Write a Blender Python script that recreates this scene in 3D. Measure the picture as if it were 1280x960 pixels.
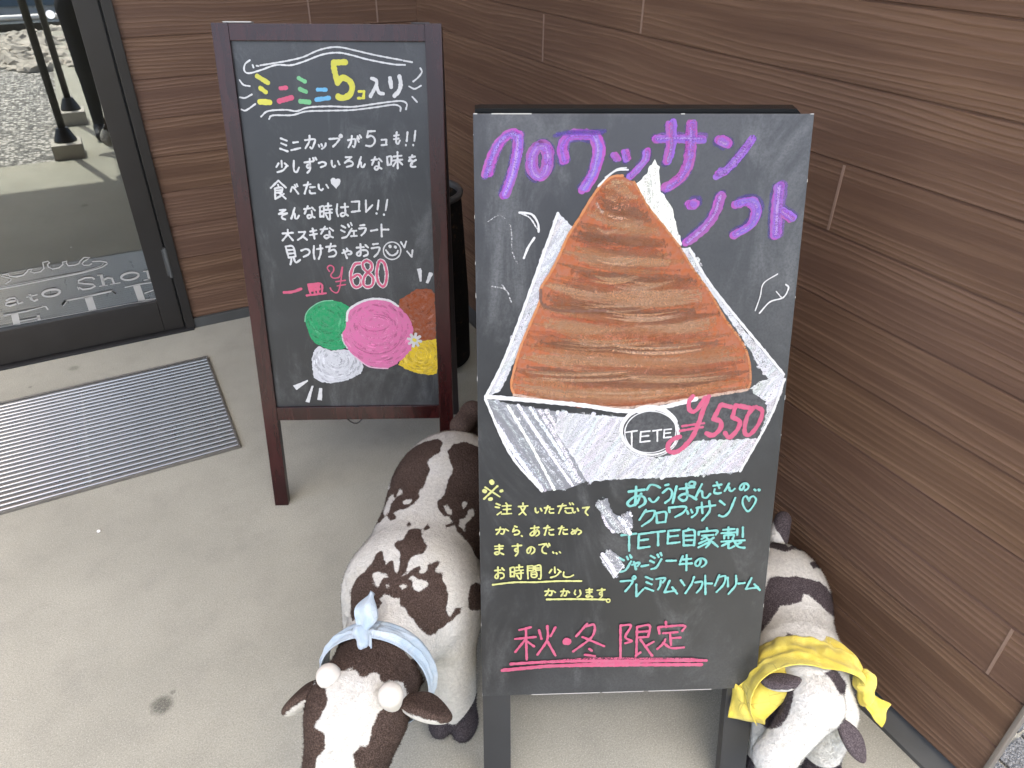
import bpy, bmesh, math, random
import numpy as np
from mathutils import Vector, Matrix
for o in list(bpy.data.objects): bpy.data.objects.remove(o)
scene = bpy.context.scene
col = scene.collection
rnd = random.Random(7)
R = math.radians

# ------------------------------------------------------------------ camera, sky, sun, exposure
cam_d = bpy.data.cameras.new('camera'); cam = bpy.data.objects.new('camera', cam_d); col.objects.link(cam)
RT = Vector((0.88077446, -0.47343048, 0.00999659)); UP = Vector((0.25226564, 0.48697374, 0.83619294)); FW = Vector((0.4007473, 0.73397559, -0.54834427))
m = Matrix((RT, UP, -FW)).transposed().to_4x4(); m.translation = Vector((0, 0, 1.6))
cam.matrix_world = m
cam_d.sensor_width = 36; cam_d.sensor_fit = 'HORIZONTAL'; cam_d.lens = 921.1664503657345 / 1280 * 36
cam_d.clip_start = .01; cam_d.clip_end = 2000
scene.camera = cam
SUN_EL, SUN_AZ = 68.0, 195.0          # azimuth measured clockwise from +y: the sun stands behind the camera, a little to its left
w = bpy.data.worlds.new("World"); scene.world = w; w.use_nodes = True
nt = w.node_tree; bg = nt.nodes['Background']; sky = nt.nodes.new('ShaderNodeTexSky'); sky.sky_type = 'NISHITA'
sky.sun_disc = False; sky.sun_elevation = R(SUN_EL); sky.sun_rotation = R(SUN_AZ); sky.air_density = .9; sky.dust_density = 4.5; sky.ozone_density = .35
nt.links.new(sky.outputs[0], bg.inputs[0]); bg.inputs[1].default_value = 0.15
sun_d = bpy.data.lights.new('sun', 'SUN'); sun_d.energy = 3.0; sun_d.angle = R(.55); sun_d.color = (1, .95, .87)
sun = bpy.data.objects.new('sun', sun_d); col.objects.link(sun)
sd = Vector((math.sin(R(SUN_AZ)) * math.cos(R(SUN_EL)), math.cos(R(SUN_AZ)) * math.cos(R(SUN_EL)), math.sin(R(SUN_EL))))
sun.rotation_euler = sd.to_track_quat('Z', 'Y').to_euler()
scene.view_settings.view_transform = 'Standard'; scene.view_settings.look = 'None'
scene.view_settings.exposure = 2.5; scene.view_settings.gamma = 1
scene.render.engine = 'CYCLES'
scene.cycles.max_bounces = 8; scene.cycles.diffuse_bounces = 5; scene.cycles.transparent_max_bounces = 24
scene.cycles.caustics_reflective = False; scene.cycles.caustics_refractive = False

# ------------------------------------------------------------------ node helpers
class NT:
    def __init__(s, name):
        s.m = bpy.data.materials.new(name); s.m.use_nodes = True; s.t = s.m.node_tree
        s.b = s.t.nodes['Principled BSDF']; s.out = s.t.nodes['Material Output']
    def n(s, typ, props=None, **inp):
        nd = s.t.nodes.new('ShaderNode' + typ)
        for k, v in (props or {}).items(): setattr(nd, k, v)
        for k, v in inp.items():
            key = int(k[1:]) if k[0] == 'i' and k[1:].isdigit() else k
            s.set(nd.inputs[key], v)
        return nd
    def set(s, sock, v):
        if hasattr(v, 'outputs'): v = v.outputs[0]
        if hasattr(v, 'is_linked') or hasattr(v, 'links'): s.t.links.new(v, sock)
        else: sock.default_value = v
    def math(s, op, a, b=0.0, c=0.0, clamp=False):
        nd = s.n('Math', {'operation': op, 'use_clamp': clamp}, i0=a, i1=b, i2=c); return nd.outputs[0]
    def mix(s, f, a, b, mode='MIX'):
        nd = s.n('Mix', {'data_type': 'RGBA', 'blend_type': mode}); s.set(nd.inputs[0], f); s.set(nd.inputs[6], a); s.set(nd.inputs[7], b)
        return nd.outputs[2]
    def ramp(s, f, a, b, lo=0.0, hi=1.0):
        nd = s.n('MapRange', {'interpolation_type': 'SMOOTHSTEP'}, Value=f); nd.inputs[1].default_value = a; nd.inputs[2].default_value = b
        nd.inputs[3].default_value = lo; nd.inputs[4].default_value = hi; return nd.outputs[0]
    def noise(s, vec, scale, detail=4.0, rough=.55, dist=0.0):
        nd = s.n('TexNoise', None, Scale=scale, Detail=detail, Roughness=rough, Distortion=dist)
        if vec is not None: s.set(nd.inputs['Vector'], vec)
        return nd.outputs[0]
    def pos(s): return s.n('TexCoord').outputs['Object']
    def scaled(s, v, sx, sy, sz, loc=(0, 0, 0)):
        nd = s.n('Mapping'); s.set(nd.inputs[0], v); nd.inputs['Scale'].default_value = (sx, sy, sz); nd.inputs['Location'].default_value = loc; return nd.outputs[0]
    def bump(s, h, strength, dist=.01, normal=None):
        nd = s.n('Bump', None, Height=h, Strength=strength, Distance=dist)
        if normal is not None: s.set(nd.inputs['Normal'], normal)
        return nd.outputs[0]
    def fin(s, base=None, rough=None, normal=None, **kw):
        if base is not None: s.set(s.b.inputs['Base Color'], base)
        if rough is not None: s.set(s.b.inputs['Roughness'], rough)
        if normal is not None: s.set(s.b.inputs['Normal'], normal)
        for k, v in kw.items(): s.set(s.b.inputs[k.replace('_', ' ')], v)
        return s.m
def c4(r, g, b): return (r, g, b, 1)
def plain(name, c, rough=.5, var=.12, scale=30, bump=.08, **kw):
    """paint / plastic / metal with slight mottling and surface grain"""
    k = NT(name); p = k.pos(); n1 = k.noise(p, scale, 5); n2 = k.noise(p, scale * 9, 3)
    cc = k.mix(n1, c4(*[x * (1 - var) for x in c]), c4(*[min(1, x * (1 + var)) for x in c]))
    rr = k.math('MULTIPLY_ADD', n1, .25, rough - .12)
    return k.fin(cc, rr, k.bump(n2, bump, .002), **kw)

# ------------------------------------------------------------------ materials
def wood_siding(name, axis, z0, pitch):
    k = NT(name); p = k.pos(); sp = k.n('SeparateXYZ', None, i0=p)
    U = sp.outputs[axis]; V = sp.outputs[2]
    row = k.math('FLOOR', k.math('DIVIDE', k.math('SUBTRACT', V, z0), pitch))
    rv = k.n('TexWhiteNoise', {'noise_dimensions': '1D'}, W=row)
    ro = rv.outputs[0]
    Uo = k.math('ADD', U, k.math('MULTIPLY', ro, 37.0))
    vec = k.n('CombineXYZ', None, i0=k.math('MULTIPLY', Uo, 1.3), i1=k.math('MULTIPLY', V, 7.0), i2=k.math('MULTIPLY', row, 3.7))
    big = k.noise(vec.outputs[0], 1.0, 2.0, .5)
    vec2 = k.n('CombineXYZ', None, i0=k.math('MULTIPLY', Uo, 6.0), i1=k.math('MULTIPLY', V, 90.0), i2=row)
    wob = k.noise(vec2.outputs[0], 1.0, 2.0, .5)
    ph = k.math('ADD', k.math('ADD', k.math('MULTIPLY', V, 430.0), k.math('MULTIPLY', big, 30.0)), k.math('MULTIPLY', wob, 3.2))
    s = k.math('MULTIPLY_ADD', k.math('SINE', ph), .5, .5)
    vec3 = k.n('CombineXYZ', None, i0=k.math('MULTIPLY', Uo, 14.0), i1=k.math('MULTIPLY', V, 520.0), i2=row)
    fib = k.noise(vec3.outputs[0], 1.0, 3.0, .6)
    vec4 = k.n('CombineXYZ', None, i0=k.math('MULTIPLY', Uo, 1.1), i1=k.math('MULTIPLY', V, 22.0), i2=row)
    band = k.noise(vec4.outputs[0], 1.0, 3.0, .6)
    edge = k.math('POWER', s, 2.2)
    amt = k.math('MULTIPLY', edge, k.ramp(band, .35, .65, .15, 1.0))
    c0 = k.mix(k.ramp(band, .3, .7), c4(.088, .048, .029), c4(.148, .087, .052))
    c1 = k.mix(k.math('MULTIPLY', amt, .30), c0, c4(.19, .112, .074))
    c2 = k.mix(k.math('MULTIPLY', k.ramp(fib, .45, .8), .35), c1, c4(.06, .035, .026))
    c3 = k.mix(k.math('MULTIPLY_ADD', ro, .5, -.1, True), c2, c4(.105, .06, .046))
    h = k.math('ADD', k.math('MULTIPLY', amt, .9), k.math('MULTIPLY', fib, .35))
    return k.fin(c3, k.math('MULTIPLY_ADD', fib, .25, .42), k.bump(h, .65, .003), Specular_IOR_Level=.22)
Z0, PITCH = .0246 * 1.6, .0886 * 1.6
M_WOODB = wood_siding('siding_back', 0, Z0, PITCH)
M_WOODR = wood_siding('siding_side', 1, Z0, PITCH)
M_JOINT = plain('joint_sealant', (.20, .13, .095), .6)
def concrete():
    k = NT('porch_concrete'); p = k.pos()
    a = k.noise(p, 1.6, 6, .6); b = k.noise(p, 9, 6, .65); c = k.noise(p, 260, 3, .7); d = k.noise(p, 620, 2, .6)
    c0 = k.mix(k.ramp(a, .3, .7), c4(.240, .237, .194), c4(.318, .312, .256))
    c1 = k.mix(k.math('MULTIPLY', k.ramp(b, .45, .75), .5), c0, c4(.195, .192, .163))
    c2 = k.mix(k.math('MULTIPLY', k.ramp(c, .42, .62), .62), c1, c4(.185, .178, .146))
    c3 = k.mix(k.math('MULTIPLY', k.ramp(k.noise(k.scaled(p, 1, 1, 1, (3, 5, 1)), 330, 3, .7), .5, .68), .6), c2, c4(.43, .42, .37))
    # scattered old spots and one oily stain
    vo = k.n('TexVoronoi', None, Vector=p, Scale=3.1); sp = k.ramp(vo.outputs['Distance'], .012, .03, .55, 0)
    c3 = k.mix(sp, c3, c4(.10, .098, .078))
    def spot(c3, x, y, r, f, colr):
        dd = k.n('VectorMath', {'operation': 'DISTANCE'}, i0=p, i1=(x, y, 0)).outputs['Value']
        dn = k.math('ADD', dd, k.math('MULTIPLY', k.math('SUBTRACT', k.noise(p, 55, 4, .7), .5), r * .9))
        return k.mix(k.math('MULTIPLY', k.ramp(dn, r * .45, r * 1.3, f, 0), k.ramp(k.noise(p, 230, 3, .7), .35, .6, .55, 1)), c3, colr)
    c3 = spot(c3, -.222, 1.302, .026, .8, c4(.04, .04, .032))
    c3 = spot(c3, -.195, 1.326, .007, .6, c4(.06, .06, .05))
    c3 = spot(c3, -.35, 3.06, .02, .5, c4(.08, .09, .06))
    c3 = spot(c3, .62, 1.15, .2, .16, c4(.12, .115, .1))
    h = k.math('ADD', k.math('MULTIPLY', c, .6), k.math('MULTIPLY', d, .4))
    return k.fin(c3, .72, k.bump(h, .35, .0018), Specular_IOR_Level=.3)
M_CONC = concrete()
def rocky(name, ca, cb, cc, scale, bs):
    k = NT(name); p = k.pos(); v = k.n('TexVoronoi', None, Vector=p, Scale=scale); n = k.noise(p, scale * 2.5, 4, .6)
    r = k.n('SeparateColor', None, i0=v.outputs['Color']).outputs[0]
    c = k.mix(k.ramp(r, .2, .8), c4(*ca), c4(*cb)); c = k.mix(k.ramp(n, .5, .75, 0, .6), c, c4(*cc))
    c = k.mix(k.ramp(v.outputs['Distance'], .35, .8, 0, .75), c, c4(.05, .05, .045))
    return k.fin(c, .85, k.bump(k.math('SUBTRACT', 1, v.outputs['Distance']), bs, .02))
M_GRAVEL = rocky('gravel', (.10, .10, .095), (.50, .485, .45), (.32, .31, .3), 34, 1.0)
M_PAVER = rocky('paver_stone', (.10, .102, .097), (.16, .16, .152), (.22, .22, .21), 220, .5)
M_EARTH = rocky('earth', (.13, .13, .1), (.2, .2, .16), (.09, .12, .05), 3, .4)
M_ROCK = plain('rock', (.40, .37, .32), .85, .35, 6, .5)
M_ASPHALT = plain('asphalt', (.055, .055, .057), .9, .25, 60, .5)
M_DOOR = plain('door_bronze', (.022, .020, .018), .38, .15, 14, .03, Metallic=.35)
M_BLACKGAP = plain('black_strip', (.006, .006, .006), .6)
M_BASE = plain('base_flashing', (.052, .054, .052), .5, .25, 18, .1)
M_TRIM = plain('edge_trim', (.16, .14, .12), .45, .15, 20, .05, Metallic=.3)
M_STEEL = None
def steel():
    k = NT('brushed_steel'); p = k.pos(); n = k.noise(k.scaled(p, 30, 3, 3), 1, 4, .6); n2 = k.noise(k.scaled(p, 2.2, .4, 1), 1, 3, .5)
    return k.fin(k.mix(n2, c4(.27, .265, .25), c4(.40, .39, .36)), k.math('MULTIPLY_ADD', n, .22, .2), None, Metallic=.95)
M_STEEL = steel()
M_MATGAP = plain('mat_gap_dark', (.045, .045, .044), .8)
def mahogany():
    k = NT('mahogany_lacquer'); p = k.pos(); n = k.noise(k.scaled(p, 26, 26, 2.2), 1, 4, .6, .6); n2 = k.noise(p, 6, 3)
    c = k.mix(k.ramp(n, .35, .7), c4(.014, .0024, .0024), c4(.029, .0058, .0054))
    return k.fin(c, k.math('MULTIPLY_ADD', n2, .14, .17), k.bump(n, .05, .001), Specular_IOR_Level=.33)
M_MAHO = mahogany()
M_DARKWOOD = plain('rear_frame_wood', (.014, .008, .008), .5)
def slate(name, seed, rough):
    """chalkboard: half wiped chalk dust, scratches, dark paint"""
    k = NT(name); p = k.scaled(k.pos(), 1, 1, 1, (seed, seed * .3, 0))
    a = k.noise(p, 2.4, 5, .6); b = k.noise(k.scaled(p, 7, 7, 2.5), 1, 6, .7, 1.2); d = k.noise(p, 240, 3, .7)
    v = k.n('TexVoronoi', None, Vector=p, Scale=26); s = k.ramp(v.outputs['Distance'], .015, .06, .5, 0)
    f = k.math('ADD', k.ramp(b, .48, .8, 0, .42), k.ramp(a, .4, .75, 0, .2))
    f = k.math('MULTIPLY', f, k.ramp(d, .3, .65, .55, 1))
    f = k.math('MAXIMUM', f, k.math('MULTIPLY', s, k.ramp(b, .5, .7)))
    c = k.mix(f, c4(.013, .014, .015), c4(.17, .175, .175))
    return k.fin(c, k.math('MULTIPLY_ADD', a, .22, rough), k.bump(d, .08, .001), Specular_IOR_Level=.42)
M_SLATE1 = slate('chalkboard_left', 3.1, .26)
M_SLATE2 = slate('chalkboard_right', 9.7, .26)
M_BLACKEDGE = plain('black_gloss_edge', (.012, .013, .013), .2, .3, 12, .05)
M_WORN = plain('worn_edge', (.36, .35, .32), .7)
M_LEG = plain('black_paint_leg', (.022, .023, .024), .42, .2, 16, .06)
def chalk_mat():
    k = NT('chalk'); at = k.n('Attribute', {'attribute_name': 'Col'}); p = k.pos()
    cov = at.outputs['Alpha']
    g = k.noise(k.scaled(p, 1, 1, 1), 520, 2, .7); g2 = k.noise(k.scaled(p, 1, 1, 1), 110, 4, .7)
    gg = k.math('ADD', k.math('MULTIPLY', g, .6), k.math('MULTIPLY', g2, .4))
    th = k.math('SUBTRACT', .86, k.math('MULTIPLY', cov, .74))
    al = k.ramp(k.math('SUBTRACT', gg, th), -.05, .09)
    soft_ = k.math('ADD', k.math('SUBTRACT', cov, 2.0), k.math('MULTIPLY', k.math('SUBTRACT', gg, .5), 1.5), 0, True)
    al = k.math('ADD', k.math('MULTIPLY', al, k.math('LESS_THAN', cov, 1.6)), k.math('MULTIPLY', soft_, k.math('GREATER_THAN', cov, 1.6)), 0, True)
    cc = k.mix(k.ramp(g2, .3, .7, 0, .22), at.outputs['Color'], c4(.2, .2, .2))
    k.fin(cc, .9, k.bump(gg, .25, .0006), Alpha=al, Specular_IOR_Level=.15); return k.m
M_CHALK = chalk_mat()
def fur_mat(name, brown, white, pile=False):
    k = NT(name); at = k.n('Attribute', {'attribute_name': 'patch'}); p = k.pos()
    n = k.noise(p, 45, 4, .6); f = k.noise(p, 430, 2, .7); f2 = k.noise(p, 130, 4, .65); big = k.noise(p, 9, 3)
    s = k.math('ADD', at.outputs['Fac'], k.math('ADD', k.math('MULTIPLY', k.math('SUBTRACT', n, .5), .014), k.math('MULTIPLY', k.math('SUBTRACT', f, .5), .006)))
    msk = k.ramp(s, -.0014, .0014)
    cw = k.mix(k.ramp(f2, .3, .75), c4(*[x * .8 for x in white]), c4(*white)); cw = k.mix(k.ramp(big, .45, .75, 0, .4), cw, c4(white[0] * .8, white[1] * .77, white[2] * .7))
    cb = k.mix(k.ramp(f, .42, .62), c4(*[x * .6 for x in brown]), c4(*[x * 1.5 for x in brown]))
    hf = k.n('Attribute', {'attribute_name': 'hoof'}).outputs['Fac']
    cc = k.mix(msk, cw, cb); ch_ = k.mix(k.ramp(f, .4, .65), c4(.03, .026, .028), c4(.075, .066, .07))
    cc = k.mix(k.ramp(k.math('ADD', hf, k.math('MULTIPLY', k.math('SUBTRACT', n, .5), .008)), -.002, .002), cc, ch_)
    h = k.math('ADD', k.math('MULTIPLY', f, .55), k.math('MULTIPLY', f2, .8))
    if pile:
        cc = k.mix(1.0, cc, k.n('Attribute', {'attribute_name': 'tone'}).outputs['Fac'], 'MULTIPLY')
        nv = k.n('VectorTransform', {'vector_type': 'NORMAL', 'convert_from': 'OBJECT', 'convert_to': 'WORLD'}, i0=k.n('Attribute', {'attribute_name': 'skin'}).outputs['Vector']).outputs[0]
        return k.fin(cc, 1.0, k.n('VectorMath', {'operation': 'NORMALIZE'}, i0=nv).outputs[0], Specular_IOR_Level=.03)
    return k.fin(cc, .95, k.bump(h, .6, .006), Specular_IOR_Level=.05)
def cloth_mat(name, ca, cb, cc, sc):
    k = NT(name); p = k.pos(); n = k.noise(p, 18, 5, .6, .8); wv = k.noise(p, 700, 2, .6)
    v = k.n('TexVoronoi', {'feature': 'DISTANCE_TO_EDGE'}, Vector=k.scaled(p, 1, 1, 1), Scale=sc); ln = k.ramp(v.outputs['Distance'], .012, .035, 1, 0)
    c = k.mix(k.ramp(n, .35, .65), c4(*ca), c4(*cb)); c = k.mix(k.math('MULTIPLY', ln, k.ramp(n, .52, .62, 0, .4)), c, c4(*cc))
    return k.fin(c, .85, k.bump(k.math('ADD', n, k.math('MULTIPLY', wv, .3)), .6, .007), Specular_IOR_Level=.15, Sheen_Weight=.15)

# ------------------------------------------------------------------ object helpers
def tag(o, label=None, cat=None, group=None, kind=None):
    if label: o['label'] = label
    if cat: o['category'] = cat
    if group: o['group'] = group
    if kind: o['kind'] = kind
    return o
def empty(name, loc=(0, 0, 0), rz=0.0, label=None, cat=None, group=None):
    o = bpy.data.objects.new(name, None); o.empty_display_size = .1; col.objects.link(o); o.location = loc; o.rotation_euler = (0, 0, rz)
    return tag(o, label, cat, group)
def obj(name, verts, faces, mat, parent=None, smooth=False, bevel=0.0):
    me = bpy.data.meshes.new(name); me.from_pydata([tuple(v) for v in verts], [], [tuple(f) for f in faces]); me.update()
    o = bpy.data.objects.new(name, me); col.objects.link(o)
    if mat: me.materials.append(mat)
    if parent: o.parent = parent
    if bevel:
        bm = bmesh.new(); bm.from_mesh(me); bmesh.ops.bevel(bm, geom=list(bm.edges), offset=bevel, segments=2, affect='EDGES', profile=.7); bm.to_mesh(me); bm.free()
    if smooth: me.polygons.foreach_set('use_smooth', [True] * len(me.polygons))
    return o
BF = [(0, 3, 2, 1), (4, 5, 6, 7), (0, 1, 5, 4), (1, 2, 6, 5), (2, 3, 7, 6), (3, 0, 4, 7)]
class MB:
    def __init__(s, f=None): s.v = []; s.f = []; s.fn = f or (lambda x, y, z: (x, y, z))
    def add(s, vs, fs):
        b = len(s.v); s.v += [s.fn(*v) for v in vs]; s.f += [tuple(i + b for i in q) for q in fs]; return s
    def box(s, x0, x1, y0, y1, z0, z1):
        return s.add([(x0, y0, z0), (x1, y0, z0), (x1, y1, z0), (x0, y1, z0), (x0, y0, z1), (x1, y0, z1), (x1, y1, z1), (x0, y1, z1)], BF)
    def tube(s, pts, r, n=10, cap=True):
        pts = [Vector(p) for p in pts]; rs = r if isinstance(r, (list, tuple)) else [r] * len(pts)
        up = Vector((0, 0, 1)); vs = []; fs = []; prev = None
        for i, p in enumerate(pts):
            t = (pts[min(i + 1, len(pts) - 1)] - pts[max(i - 1, 0)]).normalized()
            a = (prev - t * prev.dot(t)) if prev is not None else t.cross(up if abs(t.z) < .9 else Vector((1, 0, 0)))
            a.normalize(); prev = a; b = t.cross(a)
            for k in range(n): vs.append(p + (a * math.cos(k * 2 * math.pi / n) + b * math.sin(k * 2 * math.pi / n)) * rs[i])
        for i in range(len(pts) - 1):
            for k in range(n): fs.append((i * n + k, i * n + (k + 1) % n, (i + 1) * n + (k + 1) % n, (i + 1) * n + k))
        if cap: fs += [tuple(range(n))[::-1], tuple((len(pts) - 1) * n + k for k in range(n))]
        return s.add([tuple(v) for v in vs], fs)
    def lathe(s, prof, cx=0, cy=0, n=32):
        vs = []; fs = []; m_ = len(prof)
        for k in range(n):
            a = k * 2 * math.pi / n
            vs += [(cx + r * math.cos(a), cy + r * math.sin(a), z) for r, z in prof]
        for k in range(n):
            for i in range(m_ - 1): fs.append((k * m_ + i, ((k + 1) % n) * m_ + i, ((k + 1) % n) * m_ + i + 1, k * m_ + i + 1))
        return s.add(vs, fs)
    def build(s, name, mat, parent=None, smooth=False, bevel=0.0): return obj(name, s.v, s.f, mat, parent, smooth, bevel)
def box(name, x0, x1, y0, y1, z0, z1, mat, parent=None, bevel=.0): return MB().box(x0, x1, y0, y1, z0, z1).build(name, mat, parent, False, bevel)

# ------------------------------------------------------------------ the setting: ground, porch floor, gravel, path
tag(obj('ground', [(-300, -300, -1.06), (300, -300, -1.06), (300, 300, -1.06), (-300, 300, -1.06)], [(0, 1, 2, 3)], M_EARTH), kind='structure')
WX, WY = 1.272, 3.2                     # side wall plane, back wall plane
tag(box('porch_floor', -7, WX + .03, .2, WY + .3, -1.05, 0, M_CONC), kind='structure')
tag(box('concrete_path', -.32, 9, -7.5, .197, -1.05, -.004, M_CONC), kind='structure')
tag(box('gravel_bed', -9, -.323, -7.5, .197, -1.05, -.03, M_GRAVEL), kind='structure')
pv = MB()
for i in range(-6, 44):
    for j in range(0, 12):
        x0 = WX + .036 + j * .1; y0 = -1.2 + i * .1
        pv.box(x0 + .004, x0 + .096, y0 + .004, y0 + .096, -.02, .004 + .003 * rnd.random())
tag(pv.build('stone_paving', M_PAVER, None, False, .0025), kind='structure')
tag(box('road', -40, 40, -22, -8.2, -1.055, -1.0, M_ASPHALT), kind='structure')
hv = []; hf = []; hn = 60; hq = random.Random(12)
for i in range(hn + 1):
    x = -120 + 240 * i / hn; top = 10 + 3 * math.sin(i * .31) + 2 * math.sin(i * .83 + 1)
    for jx in range(9):
        t = jx / 8; hv.append((x + hq.uniform(-1, 1), -32 - 45 * t + hq.uniform(-1, 1), -1.1 + top * math.sin(math.pi / 2 * t) + (hq.uniform(-.8, .8) if jx else -.2)))
for i in range(hn):
    for jx in range(8): b0 = i * 9 + jx; hf.append((b0, b0 + 1, b0 + 10, b0 + 9))
tag(obj('sky_block_hill', hv, hf, rocky('sky_block_slope', (.03, .045, .018), (.06, .08, .03), (.09, .10, .05), .6, .6), None, True), kind='structure')  # unseen ridge added to block the low skylight from the front
tag(box('paving_base', WX + .032, 9, .199, 4.5, -1.05, -.003, M_CONC), kind='structure')

# ------------------------------------------------------------------ clad walls
def clad(axis, mat, lo, hi, zt, plane, holes=()):
    """horizontal boards with a narrow V groove at every course; faces -y (axis x) or -x (axis y)"""
    mb = MB(); prof = []; dg = .0042; th_ = .12 if axis == 0 else .024
    zs = [Z0 + PITCH * i for i in range(1, 60) if Z0 + PITCH * i < zt]
    prof.append((0, .046))
    for g_ in zs: prof += [(0, g_ - .0035), (dg, g_ - .001), (dg, g_ + .0008), (0, g_ + .0025)]
    prof.append((0, zt))
    def P(u, d, z): return (u, plane + d, z) if axis == 0 else (plane + d, u, z)
    for i in range(len(prof) - 1):
        (d0, z0), (d1, z1) = prof[i], prof[i + 1]
        for a, b in ([(lo, hi)] if not holes else holes):
            mb.add([P(a, d0, z0), P(b, d0, z0), P(b, d1, z1), P(a, d1, z1)], [(0, 1, 2, 3) if axis == 0 else (3, 2, 1, 0)])
    for a, b in ([(lo, hi)] if not holes else holes):        # body of the wall behind its face
        mb.add([P(a, .006, .046), P(b, .006, .046), P(b, th_, .046), P(a, th_, .046), P(a, .006, zt), P(b, .006, zt), P(b, th_, zt), P(a, th_, zt)], BF[:2] + BF[2:])
    return mb
bw = empty('clad_wall', (0, WY, 0), 0, 'dark brown wood grain wall between the glass door and the corner behind the signs', 'wall')
mbw = clad(0, M_WOODB, .137, WX + .1, 4.7, 0); o = mbw.build('cladding', M_WOODB, bw)
o = box('base_flashing', .137, WX - .001, -.012, .1, .0, .044, M_BASE, bw, .002)
j = MB()
for x, k in ((1.10, 8), (.823, 8)): j.box(x - .003, x + .003, -.0015, .004, Z0 + PITCH * k + .004, Z0 + PITCH * (k + 1) - .004)
j.build('panel_joint', M_JOINT, bw)
rw = empty('clad_wall', (WX, 0, 0), 0, 'long brown wood grain wall on the right, running from the corner to the paving', 'wall')
mrw = clad(1, M_WOODR, .272, WY - .0, 4.59, 0); mrw.build('cladding', M_WOODR, rw)
MB(lambda x, y, z: (x, y, z)).add([(-.034, .255, 0), (.05, .255, 0), (.05, WY - .013, 0), (-.034, WY - .013, 0), (-.034, .255, .012), (.05, .255, .044), (.05, WY - .013, .044), (-.034, WY - .013, .012), ], BF).build('base_flashing', M_BASE, rw)
box('edge_trim', -.007, .024, .262, .2708, .03, 4.59, M_TRIM, rw, .003)
j = MB()
for y, k in ((1.346 * 1.6, 8), (1.0405 * 1.6, 9), (.605 * 1.6, 7), (.217 * 1.6, 2)):
    j.box(-.0018, .004, y - .0028, y + .0028, Z0 + PITCH * k + .004, Z0 + PITCH * (k + 1) - .004)
j.build('panel_joint', M_JOINT, rw)

# ------------------------------------------------------------------ glass door
def glass_mat():
    k = NT('door_glass'); fr = k.n('Fresnel', None, IOR=1.5); f = k.math('MULTIPLY_ADD', fr.outputs[0], 1.55, .10, True)
    gl = k.n('BsdfGlossy', None, Roughness=0.0); gl.inputs[0].default_value = c4(.95, .97, .95)
    tr = k.n('BsdfTransparent'); tr.inputs[0].default_value = c4(.62, .66, .64)
    mx = k.n('MixShader', None, i0=f, i1=tr.outputs[0], i2=gl.outputs[0]); k.t.links.new(mx.outputs[0], k.out.inputs[0]); return k.m
M_GLASS = glass_mat()
M_VINYL = plain('white_vinyl', (.32, .315, .29), .5)
M_STICK = plain('white_sticker', (.82, .82, .8), .4)
door = empty('glass_door', (0, WY, 0), 0, 'dark bronze framed glass door with white lettering, left of the brown wall', 'door')
GX = .014
box('jamb', .100, .1365, -.016, .12, 0, 2.3, M_DOOR, door, .002)
box('jamb', -1.16, -1.12, -.016, .12, 0, 2.3, M_DOOR, door, .002)
box('head_frame', -1.119, .099, -.016, .12, 2.21, 2.3, M_DOOR, door, .002)
box('black_strip', .0935, .0995, .012, .1, 0, 2.2, M_BLACKGAP, door)  # near-black strip painting the shade in the gap beside the jamb
leaf = MB(); leaf.box(GX, .093, -.006, .04, .012, 2.2); leaf.build('stile', M_DOOR, door, False, .002)
box('stile', -1.11, -1.03, -.006, .04, .012, 2.2, M_DOOR, door, .002)
box('bottom_rail', -1.029, GX - .001, -.006, .04, .012, .156, M_DOOR, door, .002)
box('top_rail', -1.029, GX - .001, -.006, .04, 2.1, 2.2, M_DOOR, door, .002)
box('threshold', -1.12, .13, -.03, .12, .0, .009, M_BLACKGAP, door, .002)
h_ = MB(); h_.tube([(.0965, -.012, .255), (.0965, -.012, .385)], .008, 12); h_.box(.082, .112, -.011, -.0062, .262, .378); h_.build('hinge', M_BASE, door)
pane = box('pane', -1.03, GX + .002, .0145, .0205, .15, 2.105, M_GLASS, door)

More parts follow.
